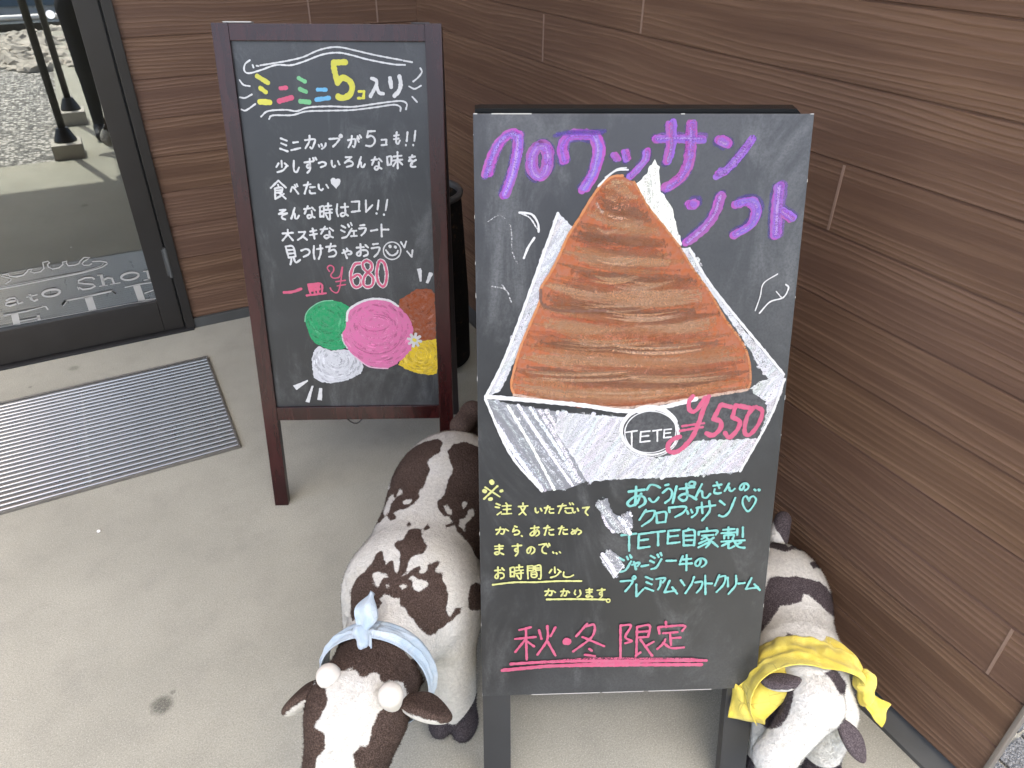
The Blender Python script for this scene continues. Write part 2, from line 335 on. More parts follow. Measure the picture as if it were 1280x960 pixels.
# vinyl lettering on the pane (flat cut vinyl film, x along the pane, z up; metres)
VINYL = [[0.00464,[-0.4859,0.3774,-0.4659,0.3787,-0.463,0.367,-0.4407,0.3606,-0.4177,0.363,-0.4032,0.3739,-0.3966,0.3809,-0.3832,0.3809,-0.3919,0.3715,-0.3816,0.3638,-0.3588,0.3647,-0.3442,0.3756,-0.3424,0.3892,-0.3414,0.4001,-0.3228,0.4019,-0.3191,0.3945,-0.328,0.389,-0.3285,0.378,-0.3171,0.3673,-0.2938,0.3681,-0.2769,0.3787,-0.2765,0.3882,-0.26,0.3893,-0.2645,0.3818,-0.2609,0.3699,-0.2381,0.368,-0.223,0.3718,-0.2159,0.3805,-0.1984,0.3928,-0.1782,0.3889,-0.1921,0.3814,-0.2025,0.3778,-0.2122,0.3685,-0.2073,0.3606,-0.189,0.3581,-0.1783,0.3628]],[0.00413,[-0.4896,0.3727,-0.4708,0.3631,-0.4621,0.3557,-0.4666,0.3484,-0.4868,0.3404]],[0.00464,[-0.6392,0.3226,-0.5535,0.3228,-0.5098,0.3231,-0.4433,0.3237,-0.375,0.3258,-0.3055,0.328,-0.2347,0.3303,-0.186,0.3345,-0.1459,0.3407,-0.1248,0.3508,-0.1267,0.3581,-0.1439,0.3661,-0.1759,0.3714]],[0.00206,[-0.6366,0.3303,-0.5078,0.3294,-0.4185,0.3313,-0.3272,0.3327,-0.2336,0.3341,-0.1845,0.34,-0.149,0.3471,-0.1383,0.3547]],[0.00774,[-0.5064,0.2714,-0.491,0.2781,-0.4749,0.2768,-0.4712,0.2656,-0.4705,0.2504,-0.4538,0.2535]],[0.00671,[-0.4715,0.2645,-0.4924,0.2665,-0.5095,0.2618,-0.5122,0.2532,-0.5006,0.2476,-0.477,0.2514]],[0.00825,[-0.4227,0.281,-0.423,0.2574,-0.4153,0.2498,-0.4011,0.2541]],[0.00413,[-0.437,0.271,-0.3976,0.2736]],[0.00825,[-0.3198,0.269,-0.3216,0.2658,-0.3249,0.2628,-0.3296,0.2602,-0.3354,0.2582,-0.342,0.2568,-0.349,0.2562,-0.356,0.2564,-0.3628,0.2573,-0.3688,0.2589,-0.3738,0.2611,-0.3776,0.2638,-0.3798,0.2669,-0.3805,0.2702,-0.3795,0.2735,-0.3769,0.2766,-0.373,0.2794,-0.3677,0.2817,-0.3616,0.2834,-0.3548,0.2844,-0.3477,0.2846,-0.3408,0.2841,-0.3343,0.2829,-0.3287,0.281,-0.3243,0.2785,-0.3212,0.2755,-0.3197,0.2723,-0.3198,0.269]],[0.00825,[-0.0252,0.28,-0.027,0.2765,-0.0305,0.2733,-0.0354,0.2705,-0.0416,0.2683,-0.0486,0.2668,-0.0562,0.2662,-0.0638,0.2663,-0.0711,0.2673,-0.0777,0.269,-0.0832,0.2714,-0.0874,0.2743,-0.09,0.2776,-0.0908,0.2811,-0.0899,0.2846,-0.0873,0.288,-0.0831,0.291,-0.0776,0.2934,-0.071,0.2953,-0.0637,0.2964,-0.0561,0.2967,-0.0486,0.2962,-0.0416,0.2949,-0.0355,0.2928,-0.0305,0.2902,-0.0271,0.287,-0.0253,0.2836,-0.0252,0.28]],[0.00722,[-0.1873,0.2942,-0.194,0.305,-0.2169,0.3087,-0.2436,0.3016,-0.2464,0.2917,-0.2239,0.2834,-0.1994,0.2763,-0.1921,0.2659,-0.2113,0.2595,-0.2397,0.261,-0.2507,0.2728]],[0.00361,[-0.2544,0.2766,-0.2529,0.2616]],[0.00413,[-0.1734,0.3099,-0.1602,0.3089]],[0.01032,[-0.1588,0.3103,-0.1615,0.2603]],[0.00413,[-0.1791,0.2618,-0.1478,0.2603]],[0.00774,[-0.1598,0.2848,-0.1396,0.2911,-0.1251,0.2868,-0.1235,0.2628]],[0.00413,[-0.1385,0.2619,-0.0992,0.2611]],[0.00413,[-0.005,0.2923,0.0099,0.291]],[0.0098,[0.0115,0.2937,0.0096,0.2521]],[0.00413,[-0.0121,0.2531,0.0171,0.2535]],[0.02373,[-0.496,0.2122,-0.5021,0.1635]],[0.00464,[-0.5338,0.2132,-0.5002,0.2132,-0.4549,0.2129,-0.3934,0.2184]],[0.00671,[-0.3982,0.2207,-0.3844,0.2174,-0.3813,0.2025]],[0.00464,[-0.489,0.1763,-0.4339,0.1759,-0.42,0.1761]],[0.01032,[-0.4213,0.1871,-0.4233,0.1649]],[0.02889,[-0.229,0.2266,-0.2292,0.1651]],[0.00671,[-0.3307,0.2084,-0.3113,0.2264,-0.2444,0.2266,-0.1853,0.2299,-0.1405,0.2318,-0.1268,0.2155]],[0.00825,[-0.329,0.208,-0.3093,0.2271]],[0.00825,[-0.1392,0.2328,-0.1278,0.2157]],[0.02682,[-0.0443,0.2359,-0.0412,0.1654]],[0.00464,[-0.0893,0.2373,-0.0332,0.2396,0.0173,0.2371]],[0.00516,[-0.0236,0.1954,0.0184,0.2026]],[0.00464,[-0.0564,0.1664,0.0201,0.1613]],[0.00206,[-0.6043,0.1674,-0.4233,0.1649,-0.2329,0.1624,-0.0832,0.1615,0.0159,0.1548]]]
vb = MB()
def ribbon(pts, wd, closed=False):
    pts = [Vector(p) for p in pts]; L = []; Rr = []
    for i, p in enumerate(pts):
        t = (pts[min(i + 1, len(pts) - 1)] - pts[max(i - 1, 0)]); t = t.normalized() if t.length > 1e-9 else Vector((1, 0))
        n = Vector((-t.y, t.x)); ww = wd[i] if isinstance(wd, (list, tuple)) else wd
        L.append(p + n * ww / 2); Rr.append(p - n * ww / 2)
    return L, Rr
for it in VINYL:
    wv_, pts = it[0], it[1]
    pp = [(pts[i], pts[i + 1]) for i in range(0, len(pts), 2)]
    if wv_ == 0:
        b0 = len(vb.v); vb.v += [(x, .0118, z) for x, z in pp] ; vb.f.append(tuple(range(b0, b0 + len(pp))))
    else:
        L, Rr = ribbon(pp, wv_)
        for i in range(len(pp) - 1):
            b0 = len(vb.v); vb.v += [(q.x, .0122, q.y) for q in (L[i], L[i + 1], Rr[i + 1], Rr[i])]; vb.f.append((b0, b0 + 1, b0 + 2, b0 + 3))
vb.build('shop_lettering', M_VINYL, pane)
st_ = MB(); st_.add([(-.062 + .0135 * math.cos(a * math.pi / 16), .0128, 1.259 + .0135 * math.sin(a * math.pi / 16)) for a in range(32)], [tuple(range(31, -1, -1))]); 
st_.build('round_sticker', M_STICK, pane)

# building above and behind: left wall of the shop front, dim shop room, unseen roof shaped for the shade
lw = empty('clad_wall', (-1.16, WY, 0), 0, 'brown wood grain wall left of the glass door', 'wall')
clad(0, M_WOODB, -5.0, -.001, 4.7, 0).build('cladding', M_WOODB, lw)
hw = tag(box('wall_over_door', -1.16, .137, WY + .002, WY + .12, 2.301, 4.7, M_WOODB), 'brown wood grain wall panel above the glass door', 'wall')
M_ROOM = plain('room_wall', (.22, .17, .13), .7); M_ROOMF = plain('room_floor', (.12, .075, .05), .35, .4, 3, .02)
rm = MB(); rm.box(-4, 2.5, WY + 4.0, WY + 4.1, 0, 3); rm.box(-4.1, -4, WY + .13, WY + 4.1, 0, 3); rm.box(2.5, 2.6, WY + .13, WY + 4.1, 0, 3); rm.box(-4.1, 2.6, WY + .13, WY + 4.1, 3.0, 3.1)
tag(rm.build('shop_room', M_ROOM), kind='structure')
tag(box('shop_room_floor', -4, 2.5, WY + .125, WY + 4, -.1, .006, M_ROOMF), kind='structure')
M_SOFFIT = plain('soffit', (.74, .72, .68), .7, .06, 4, .05)  # kept pale to bounce light under the added roof
rf = empty('shade_roof', (0, 0, 4.6), 0, 'pale unseen roof slab shaped to shade the entrance, above the view', 'roof')
# unseen L-shaped slab, its outline made up so the shade falls as wanted
RY = .85 - 4.6 / math.tan(R(SUN_EL)) * math.cos(R(SUN_AZ - 180))
slab = MB(); slab.box(-1.55, -.46, RY, 3.19, .0, .16); slab.box(-.459, WX + .35, RY - .75, 3.19, 0, .16); slab.build('slab', M_SOFFIT, rf)

# ------------------------------------------------------------------ entrance mat
MX0, MX1, MY0, MY1 = -1.75, .142, 2.217, 2.902
mat_ = empty('entrance_mat', (0, 0, 0), 0, 'ribbed steel grating mat lying in front of the glass door', 'door mat')
box('gap_plate', MX0 + .006, MX1 - .006, MY0 + .006, MY1 - .006, .0005, .0025, M_MATGAP, mat_)  # dark plate on the floor, coloured for the shade between the slats
fm = MB(); fm.box(MX0, MX1, MY0, MY0 + .008, 0, .0105); fm.box(MX0, MX1, MY1 - .008, MY1, 0, .0105); fm.box(MX0, MX0 + .007, MY0 + .0085, MY1 - .0085, 0, .0105); fm.box(MX1 - .007, MX1, MY0 + .0085, MY1 - .0085, 0, .0105)
fm.build('frame', plain('mat_frame', (.2, .19, .17), .45, .2, 30, .05, Metallic=.7), mat_, False, .0015)
sl = MB(); NS = 27; pt = (MY1 - MY0 - .02) / NS
for i in range(NS):
    yc = MY0 + .01 + pt * (i + .5); hw_ = pt * .37
    pr = [(-hw_, .003), (-hw_, .0065), (-hw_ * .75, .0088), (-hw_ * .3, .0098), (hw_ * .3, .0098), (hw_ * .75, .0088), (hw_, .0065), (hw_, .003)]
    n_ = len(pr); xs = [MX0 + .0075, MX1 - .0075]
    sl.add([(x, yc + a, z) for x in xs for a, z in pr], [(q, q + n_, q + n_ + 1, q + 1) for q in range(n_ - 1)] + [tuple(range(n_ - 1, -1, -1)), tuple(range(n_, 2 * n_))])
sl.build('slats', M_STEEL, mat_, True)
for x in (MX1 - .055, MX1 - .47, MX1 - .9, MX1 - 1.3): box('cross_bar', x - .004, x + .004, MY0 + .009, MY1 - .009, .003, .0062, M_STEEL, mat_)

# ------------------------------------------------------------------ chalk strokes
PAL = [(.80, .80, .78), (.80, .76, .10), (.72, .12, .22), (.22, .62, .28), (.18, .52, .80), (.80, .80, .28), (.30, .78, .70), (.80, .14, .27), (.13, .08, .42), (.48, .11, .50), (.36, .16, .70), (.58, .36, .85),
       (.02, .36, .13), (.33, .08, .022), (.74, .75, .77), (.86, .60, .02), (.80, .20, .42), (.74, .74, .70), (.85, .70, .08), (.25, .62, .38), (.88, .55, .68), (.84, .84, .74), (.78, .79, .80), (.70, .71, .76), (.040, .042, .043), (.43, .125, .045), (.62, .24, .085), (.60, .42, .32), (.20, .085, .045), (.66, .40, .20)]
def catmull(P, step):
    if len(P) < 3: 
        a, b = P[0], P[-1]; n = max(2, int((b - a).length / step)); return [a.lerp(b, i / n) for i in range(n + 1)]
    o = []
    Q = [P[0] * 2 - P[1]] + P + [P[-1] * 2 - P[-2]]
    for i in range(1, len(Q) - 2):
        p0, p1, p2, p3 = Q[i - 1:i + 3]; n = max(2, int((p2 - p1).length / step))
        for k in range(n):
            t = k / n; o.append(.5 * ((2 * p1) + (p2 - p0) * t + (2 * p0 - 5 * p1 + 4 * p2 - p3) * t * t + (3 * p1 - p0 - 3 * p2 + p3) * t ** 3))
    o.append(P[-1]); return o
PAL = [c if i == 24 else tuple(v * {21: .70, 22: .58, 23: .5, 6: .46, 7: .47, 5: .52, 8: .55, 9: .5, 10: .5, 11: .5}.get(i, .62) for v in c) for i, c in enumerate(PAL)]
class Chalk:
    """collects strokes drawn on a board: thin pigment films a few hundredths of a millimetre apart"""
    LV = 0
    def __init__(s, fn): s.v = []; s.f = []; s.c = []; s.fn = fn; s.k = 0
    def lift(s): s.k += 1; return .0003 + s.k * .0000022
    def face(s, idx, c): s.f.append(idx); s.c.append(c)
    def stroke(s, P, wd, c, cov, d=None, jit=.10, taper=0):
        d = s.lift() if d is None else d; P = [Vector(p) for p in P]
        if sum((P[i + 1] - P[i]).length for i in range(len(P) - 1)) < 1e-4: P = [P[0], P[0] + Vector((.001, 0))]
        step = max(.0012, wd * .3); C = catmull(P, step); n = len(C); base = len(s.v); tl = []
        tone = 1 + rnd.uniform(-.06, .06); ph0 = rnd.uniform(0, 6.3); cc = tuple(min(1, x * tone) for x in c) + (cov,)
        t0 = (C[1] - C[0]).normalized(); t1 = (C[-1] - C[-2]).normalized()
        pts = []
        for q in (1.0, .75, .4): pts.append((C[0] - t0 * wd * .5 * math.sin(q * math.pi / 2) * .9, t0, math.cos(q * math.pi / 2 * .96)))
        for i in range(n):
            t = (C[min(i + 1, n - 1)] - C[max(i - 1, 0)]); t = t.normalized() if t.length > 1e-9 else t0
            f = 1.0 + min(1.0, .006 / wd) * (.13 * math.sin(i * step * 300 + ph0) + .06 * math.sin(i * step * 800 + ph0 * 3)) if not taper else max(.12, math.sin(math.pi * (i + .5) / n) ** .6)
            pts.append((C[i], t, f))
        for q in (.4, .75, 1.0): pts.append((C[-1] + t1 * wd * .5 * math.sin(q * math.pi / 2) * .9, t1, math.cos(q * math.pi / 2 * .96)))
        for p, t, f in pts:
            nn = Vector((-t.y, t.x)); a = wd * .5 * f * (1 + rnd.uniform(-jit, jit)); b = wd * .5 * f * (1 + rnd.uniform(-jit, jit))
            s.v += [(p.x + nn.x * a, p.y + nn.y * a, d), (p.x - nn.x * b, p.y - nn.y * b, d)]
        for i in range(len(pts) - 1): s.face((base + 2 * i, base + 2 * i + 1, base + 2 * i + 3, base + 2 * i + 2), cc)
    def poly(s, P, c, cov, d=None, rag=.0012):
        d = s.lift() if d is None else d; b = len(s.v); P = [Vector(p) for p in P]; Q = []
        for i in range(len(P)):
            a, e = P[i], P[(i + 1) % len(P)]; n = max(1, int((e - a).length / .004))
            for k in range(n): q = a.lerp(e, k / n); Q.append(q + Vector((rnd.uniform(-rag, rag), rnd.uniform(-rag, rag))))
        s.v += [(q.x, q.y, d) for q in Q]; s.face(tuple(range(b, b + len(Q))), tuple(c) + (cov,))
    def build(s, name, parent):
        o = obj(name, [s.fn(*v) for v in s.v], s.f, M_CHALK, parent)
        at = o.data.attributes.new('Col', 'FLOAT_COLOR', 'CORNER'); buf = []
        for pg in o.data.polygons: buf += list(s.c[pg.index]) * pg.loop_total
        at.data.foreach_set('color', buf); return o
CHALK = {
 ('L','title_lettering'):"""1,117,1.0,0,958,12485,1212,12329
1,110,1.0,0,1004,12204,1133,12106
1,142,1.0,0,955,11877,1205,11862
2,102,1.0,0,1514,12198,1665,12213
2,126,1.0,0,1443,11893,1777,11978
3,97,1.0,0,1995,12440,2155,12358
3,102,1.0,0,2000,12184,2155,12116
3,119,1.0,0,1986,11887,2212,11872
4,94,1.0,0,2451,12166,2666,12170
4,107,1.0,0,2396,11926,2729,11972
1,139,1.0,0,3217,12816,2920,12807
1,140,1.0,0,2912,12807,2920,12622,2971,12322
1,149,1.0,0,2973,12352,3123,12454,3297,12360,3337,12190,3243,12038,3083,11973,2956,12003
1,59,1.0,0,3494,12126,3633,12134
1,67,1.0,0,3633,12134,3605,11974
1,63,1.0,0,3466,11966,3621,11970
0,86,1.0,0,3847,12440,3959,12389,3951,12269,3784,12009
0,87,1.0,0,3951,12269,4016,12105,4121,12075
0,102,1.0,0,4315,12446,4331,12234
0,102,1.0,0,4557,12492,4578,12288,4521,12136,4401,12021
0,39,1.0,0,826,12855,695,12763,656,12615,767,12552,1097,12635,1469,12747,1827,12741,2154,12823,2649,12991,3051,13036,3406,12975,3799,12877,4395,12775,4716,12758
0,39,1.0,0,880,12745,895,12682
0,39,1.0,0,973,12727,1027,12720
0,38,1.0,0,1069,12735,1515,12803,1839,12859,2166,12934,2538,13082,2863,13156,3141,13157,3494,13086,4006,12978,4642,12869
0,39,1.0,0,4681,12858,4901,12822
0,40,1.0,0,939,11515,1139,11651,1590,11682,1872,11652,2166,11741,2699,11769,3311,11758,3931,11836,4344,11887,4590,11899,4710,11830,4682,11694
0,40,1.0,0,1136,11457,1249,11547,1739,11555,2116,11644,2690,11664,3305,11681,3925,11751,4380,11810,4541,11752,4536,11655
0,39,1.0,0,507,12391,592,12278,748,12249
0,39,1.0,0,460,11983,591,11968,776,12052
0,40,1.0,0,462,11689,573,11669,835,11823
0,39,1.0,0,5097,12685,5133,12591,5026,12459,4900,12365
0,39,1.0,0,4792,12251,4932,12194,5099,12270
0,40,1.0,0,4862,12003,4979,11876""",
 ('L','message_lettering'):"""0,48,1.0,0,1382,10983,1538,10923
0,48,1.0,0,1383,10860,1511,10807
0,48,1.0,0,1338,10726,1533,10655
0,48,1.0,0,1693,10876,1823,10890
0,48,1.0,0,1625,10686,1866,10740
0,48,1.0,0,2008,10936,2260,10959,2230,10836,2172,10726,2127,10760
0,48,1.0,0,2138,11051,2115,10903,2001,10736
0,48,1.0,0,2352,10819,2369,10772
0,48,1.0,0,2423,10840,2443,10793
0,48,1.0,0,2542,10859,2514,10780,2426,10717
0,48,1.0,0,2641,10966,2891,10975,2851,10892,2724,10773
0,48,1.0,0,2906,11034,2949,11070,2979,11034,2937,11005,2906,11034
0,48,1.0,0,3125,10934,3309,10964,3316,10873,3279,10763,3239,10788
0,48,1.0,0,3238,11045,3206,10894,3125,10757
0,48,1.0,0,3366,10985,3408,10894
0,48,1.0,0,3384,11036,3421,10970
0,48,1.0,0,3441,11060,3479,11000
0,48,1.0,0,3847,11163,3670,11155
0,48,1.0,0,3671,11163,3631,11007
0,48,1.0,0,3631,11007,3736,11046,3820,10984,3819,10878,3719,10788,3587,10800
0,48,1.0,0,4004,10945,4132,10952
0,48,1.0,0,4132,10952,4116,10824
0,48,1.0,0,3995,10810,4134,10824
0,48,1.0,0,4415,11138,4390,10995,4392,10865,4441,10851,4483,10931
0,48,1.0,0,4340,11046,4464,11066
0,48,1.0,0,4330,10960,4456,10980
0,48,1.0,0,4696,11138,4663,10911
0,48,1.0,0,4636,10820,4635,10803
0,48,1.0,0,4903,11169,4863,10921
0,48,1.0,0,4830,10822,4829,10803
0,48,1.0,0,1341,10420,1332,10259
0,48,1.0,0,1259,10356,1187,10259
0,48,1.0,0,1415,10356,1492,10288
0,49,1.0,0,1462,10288,1360,10179,1202,10127
0,49,1.0,0,1665,10420,1640,10217,1666,10135,1721,10144,1782,10246
0,48,1.0,0,1935,10374,2176,10405
0,49,1.0,0,2084,10467,2072,10285,2015,10226,1989,10281,2038,10324,2078,10281,2063,10187,1988,10109
0,48,1.0,0,2175,10490,2194,10428
0,48,1.0,0,2233,10498,2260,10444
0,49,1.0,0,2309,10359,2424,10387,2496,10352,2469,10295,2355,10252
0,49,1.0,0,2658,10419,2658,10302,2705,10252,2739,10293
0,49,1.0,0,2821,10409,2854,10320
0,48,1.0,0,3030,10505,3187,10513
0,48,1.0,0,3187,10513,2997,10364
0,49,1.0,0,2997,10364,3106,10415,3203,10377,3185,10299,3041,10261
0,49,1.0,0,3438,10513,3334,10251
0,49,1.0,0,3334,10251,3396,10377,3427,10369,3430,10272,3476,10256,3528,10329
0,48,1.0,0,3708,10431,3859,10454
0,49,1.0,0,3808,10512,3714,10311
0,49,1.0,0,3906,10473,3977,10398
0,49,1.0,0,3895,10382,3891,10245,3814,10186,3776,10235,3834,10278,3960,10212
0,49,1.0,0,4124,10513,4128,10302
0,49,1.0,0,4124,10513,4237,10521,4218,10328
0,49,1.0,0,4128,10311,4226,10323
0,48,1.0,0,4294,10521,4508,10546
0,49,1.0,0,4264,10420,4523,10445
0,49,1.0,0,4405,10638,4390,10217
0,49,1.0,0,4385,10429,4272,10281
0,49,1.0,0,4409,10429,4516,10319
0,49,1.0,0,4709,10499,4863,10523
0,49,1.0,0,4793,10559,4694,10403
0,49,1.0,0,4694,10403,4777,10424,4783,10334
0,49,1.0,0,4885,10439,4764,10364,4740,10289,4789,10258,4865,10264
0,49,1.0,0,1200,9910,977,9719
0,49,1.0,0,1200,9910,1382,9728
0,49,1.0,0,1180,9805,1190,9748
0,49,1.0,0,1089,9710,1277,9728,1254,9599
0,49,1.0,0,1089,9710,1065,9431
0,49,1.0,0,1082,9652,1261,9661
0,49,1.0,0,1075,9590,1255,9604
0,50,1.0,0,1065,9431,1203,9503
0,50,1.0,0,1196,9585,1342,9439
0,49,1.0,0,1307,9565,1237,9517
0,49,1.0,0,1494,9622,1565,9743,1695,9566
0,49,1.0,0,1620,9798,1643,9738
0,49,1.0,0,1676,9818,1695,9763
0,49,1.0,0,1858,9785,2044,9815
0,49,1.0,0,1983,9869,1861,9566
0,49,1.0,0,2021,9733,2153,9742
0,49,1.0,0,2004,9651,2021,9581,2144,9580
0,49,1.0,0,2257,9810,2260,9703,2320,9656,2362,9694
0,49,1.0,0,2461,9801,2505,9719
0,0,1.0,0,2581,9927,2625,9978,2684,9978,2721,9940,2776,9965,2834,9946,2852,9888,2816,9810,2743,9732,2719,9693,2665,9752,2593,9836""",
 ('L','message_lettering#2'):"""0,50,1.0,0,1149,9132,1306,9144
0,50,1.0,0,1306,9144,1113,9029
0,50,1.0,0,1113,9029,1341,9054
0,50,1.0,0,1341,9054,1208,8990,1189,8926,1272,8886
0,50,1.0,0,1558,9193,1433,8902
0,50,1.0,0,1433,8902,1507,9042,1541,9033,1540,8925,1591,8908,1651,8989
0,50,1.0,0,1805,9159,1968,9182
0,50,1.0,0,1915,9241,1807,9037
0,50,1.0,0,2019,9202,2094,9125
0,50,1.0,0,2004,9109,1997,8970,1912,8910,1873,8961,1935,9003,2070,8936
0,50,1.0,0,2235,9215,2219,8948
0,50,1.0,0,2235,9215,2340,9224,2308,8947
0,50,1.0,0,2223,9091,2322,9099
0,50,1.0,0,2220,8956,2309,8965
0,50,1.0,0,2383,9233,2547,9250
0,50,1.0,0,2465,9312,2451,9152
0,50,1.0,0,2351,9135,2555,9152
0,50,1.0,0,2349,9046,2547,9063
0,50,1.0,0,2493,9117,2473,8888,2418,8902
0,50,1.0,0,2378,9001,2405,8938
0,50,1.0,0,2711,9288,2677,9101,2703,8964
0,50,1.0,0,2799,9203,2996,9219
0,50,1.0,0,2915,9304,2902,9032,2817,8964,2777,9019,2857,9059,2977,8980
0,50,1.0,0,3099,9350,3308,9362
0,50,1.0,0,3308,9362,3277,9108
0,50,1.0,0,3078,9080,3307,9108
0,50,1.0,0,3486,9385,3469,9078
0,50,1.0,0,3469,9078,3653,9260
0,50,1.0,0,3829,9384,3784,9142
0,50,1.0,0,3749,9045,3748,9027
0,50,1.0,0,4065,9400,4002,9124
0,51,1.0,0,3949,9013,3948,8993
0,51,1.0,0,1154,8505,1441,8525
0,51,1.0,0,1308,8608,1279,8475,1132,8312
0,51,1.0,0,1294,8484,1419,8316
0,51,1.0,0,1598,8539,1775,8545
0,51,1.0,0,1775,8545,1686,8419,1551,8327
0,51,1.0,0,1693,8430,1803,8330
0,51,1.0,0,1912,8555,2080,8588
0,51,1.0,0,1893,8457,2090,8493
0,51,1.0,0,1984,8639,2009,8358
0,51,1.0,0,2195,8609,2387,8630
0,51,1.0,0,2323,8688,2201,8490
0,51,1.0,0,2448,8649,2538,8575
0,51,1.0,0,2433,8560,2428,8425,2329,8367,2281,8416,2354,8457,2515,8392
0,51,1.0,0,2777,8713,2876,8654
0,51,1.0,0,2751,8589,2848,8538
0,51,1.0,0,2765,8372,2902,8421,3045,8629
0,51,1.0,0,2953,8745,2979,8679
0,51,1.0,0,3032,8786,3058,8720
0,51,1.0,0,3037,8564,3169,8572
0,51,1.0,0,3102,8569,3091,8434
0,51,1.0,0,3010,8422,3172,8433
0,51,1.0,0,3285,8714,3402,8727
0,51,1.0,0,3246,8629,3425,8642,3388,8529,3296,8444
0,51,1.0,0,3564,8566,3745,8597
0,51,1.0,0,3864,8739,3852,8407
0,51,1.0,0,3869,8600,4051,8599
0,52,1.0,0,1199,8148,1249,7838
0,52,1.0,0,1199,8148,1396,8147,1444,7887
0,52,1.0,0,1217,8048,1404,8057
0,52,1.0,0,1232,7948,1419,7962
0,52,1.0,0,1249,7838,1443,7872
0,52,1.0,0,1322,7848,1311,7747,1275,7646
0,52,1.0,0,1378,7857,1434,7706,1560,7776
0,52,1.0,0,1612,8031,1754,8076,1841,8019,1804,7928,1663,7860
0,52,1.0,0,1976,8159,1947,7969,1956,7796
0,52,1.0,0,2044,8071,2206,8093
0,52,1.0,0,2150,8177,2143,7967,2070,7795
0,52,1.0,0,2304,8130,2566,8154
0,52,1.0,0,2445,8220,2366,8002
0,52,1.0,0,2366,8002,2504,8053,2571,7965,2504,7877,2362,7856
0,52,1.0,0,2733,7956,2890,8015,2984,7990,2964,7927,2895,7922
0,52,1.0,0,2865,8087,2891,8032
0,52,1.0,0,2778,8046,2853,7811
0,52,1.0,0,3139,8105,3340,8121
0,52,1.0,0,3253,8206,3235,7919,3170,7879,3133,7937,3262,8030,3417,8019,3433,7918,3322,7868
0,52,1.0,0,3386,8178,3456,8110
0,52,1.0,0,3595,8196,3736,8213
0,52,1.0,0,3549,8087,3764,8104,3719,7958,3609,7848
0,35,1.0,0,4347,7965,4318,7896,4270,7838,4208,7795,4137,7773,4064,7774,3995,7796,3937,7839,3896,7897,3875,7967,3875,8040,3898,8111,3940,8173,3998,8221,4066,8249,4139,8257,4209,8242,4271,8206,4318,8153,4347,8087,4354,8015,4340,7942
0,83,1.0,0,4056,8144,4068,8123
0,76,1.0,0,4202,8125,4215,8105
0,49,1.0,0,3943,8033,4032,7911,4134,7886,4240,7945,4272,8014
0,45,1.0,0,4367,8256,4455,8100
0,45,1.0,0,4455,8100,4519,8272
0,45,1.0,0,4526,7995,4649,7837
0,45,1.0,0,4649,7837,4679,8029""",
 ('L','price_lettering'):"""2,36,1.0,0,2336,7442,2286,7543,2363,7614,2453,7570,2452,7461,2366,7340,2418,7259,2537,7258,2621,7318,2700,7560
2,36,1.0,0,2712,7560,2627,7156,2546,6890,2461,6829,2355,6892,2314,6974
2,36,1.0,0,2488,7149,2761,7187
2,36,1.0,0,2517,7026,2751,7065
0,112,0.8,0,3209,7669,3048,7630,2925,7357,2943,7088,3050,6981,3180,7062,3208,7233,3118,7347,2965,7267
2,68,1.0,0,3209,7669,3048,7630,2925,7357,2943,7088,3050,6981,3180,7062,3208,7233,3118,7347,2965,7267
0,112,0.8,0,3387,7748,3508,7675,3513,7514,3378,7386,3290,7265,3253,7078,3350,6987,3497,7043,3542,7239,3448,7369,3300,7516,3279,7668,3387,7748
2,68,1.0,0,3387,7748,3508,7675,3513,7514,3378,7386,3290,7265,3253,7078,3350,6987,3497,7043,3542,7239,3448,7369,3300,7516,3279,7668,3387,7748
0,112,0.8,0,3714,7682,3647,7392,3678,7123,3797,7000,3885,7122,3925,7390,3878,7664,3777,7745,3714,7682
2,68,1.0,0,3714,7682,3647,7392,3678,7123,3797,7000,3885,7122,3925,7390,3878,7664,3777,7745,3714,7682""",
 ('L','dish_lettering'):"""2,81,1.0,0,1012,6849,1272,6872,1499,6952
2,57,1.0,0,1708,7073,1748,6816
2,57,1.0,0,1708,7073,2071,7087,2075,6837
2,57,1.0,0,1847,7062,1868,6829
2,57,1.0,0,1956,7071,1966,6835
2,57,1.0,0,1633,6757,2182,6820
2,105,0.8,0,1755,7020,1995,7046
2,97,0.7,0,1761,6917,2002,6948""",
 ('L','ray_marks'):"""2,20,0.35,0,565,7244,767,7121
2,21,0.35,0,782,6220,945,6428
2,20,0.35,0,4240,7570,4441,7629
2,20,0.35,0,4237,7144,4389,7011
0,20,0.3,0,594,6824,772,6822
0,20,0.3,0,4210,7388,4467,7354
0,0,1.0,0,4779,7497,4884,7521,4912,7444,4891,7139,4843,7131
0,0,1.0,0,5109,7398,5197,7389,5219,7340,5072,7072,5009,7097""",
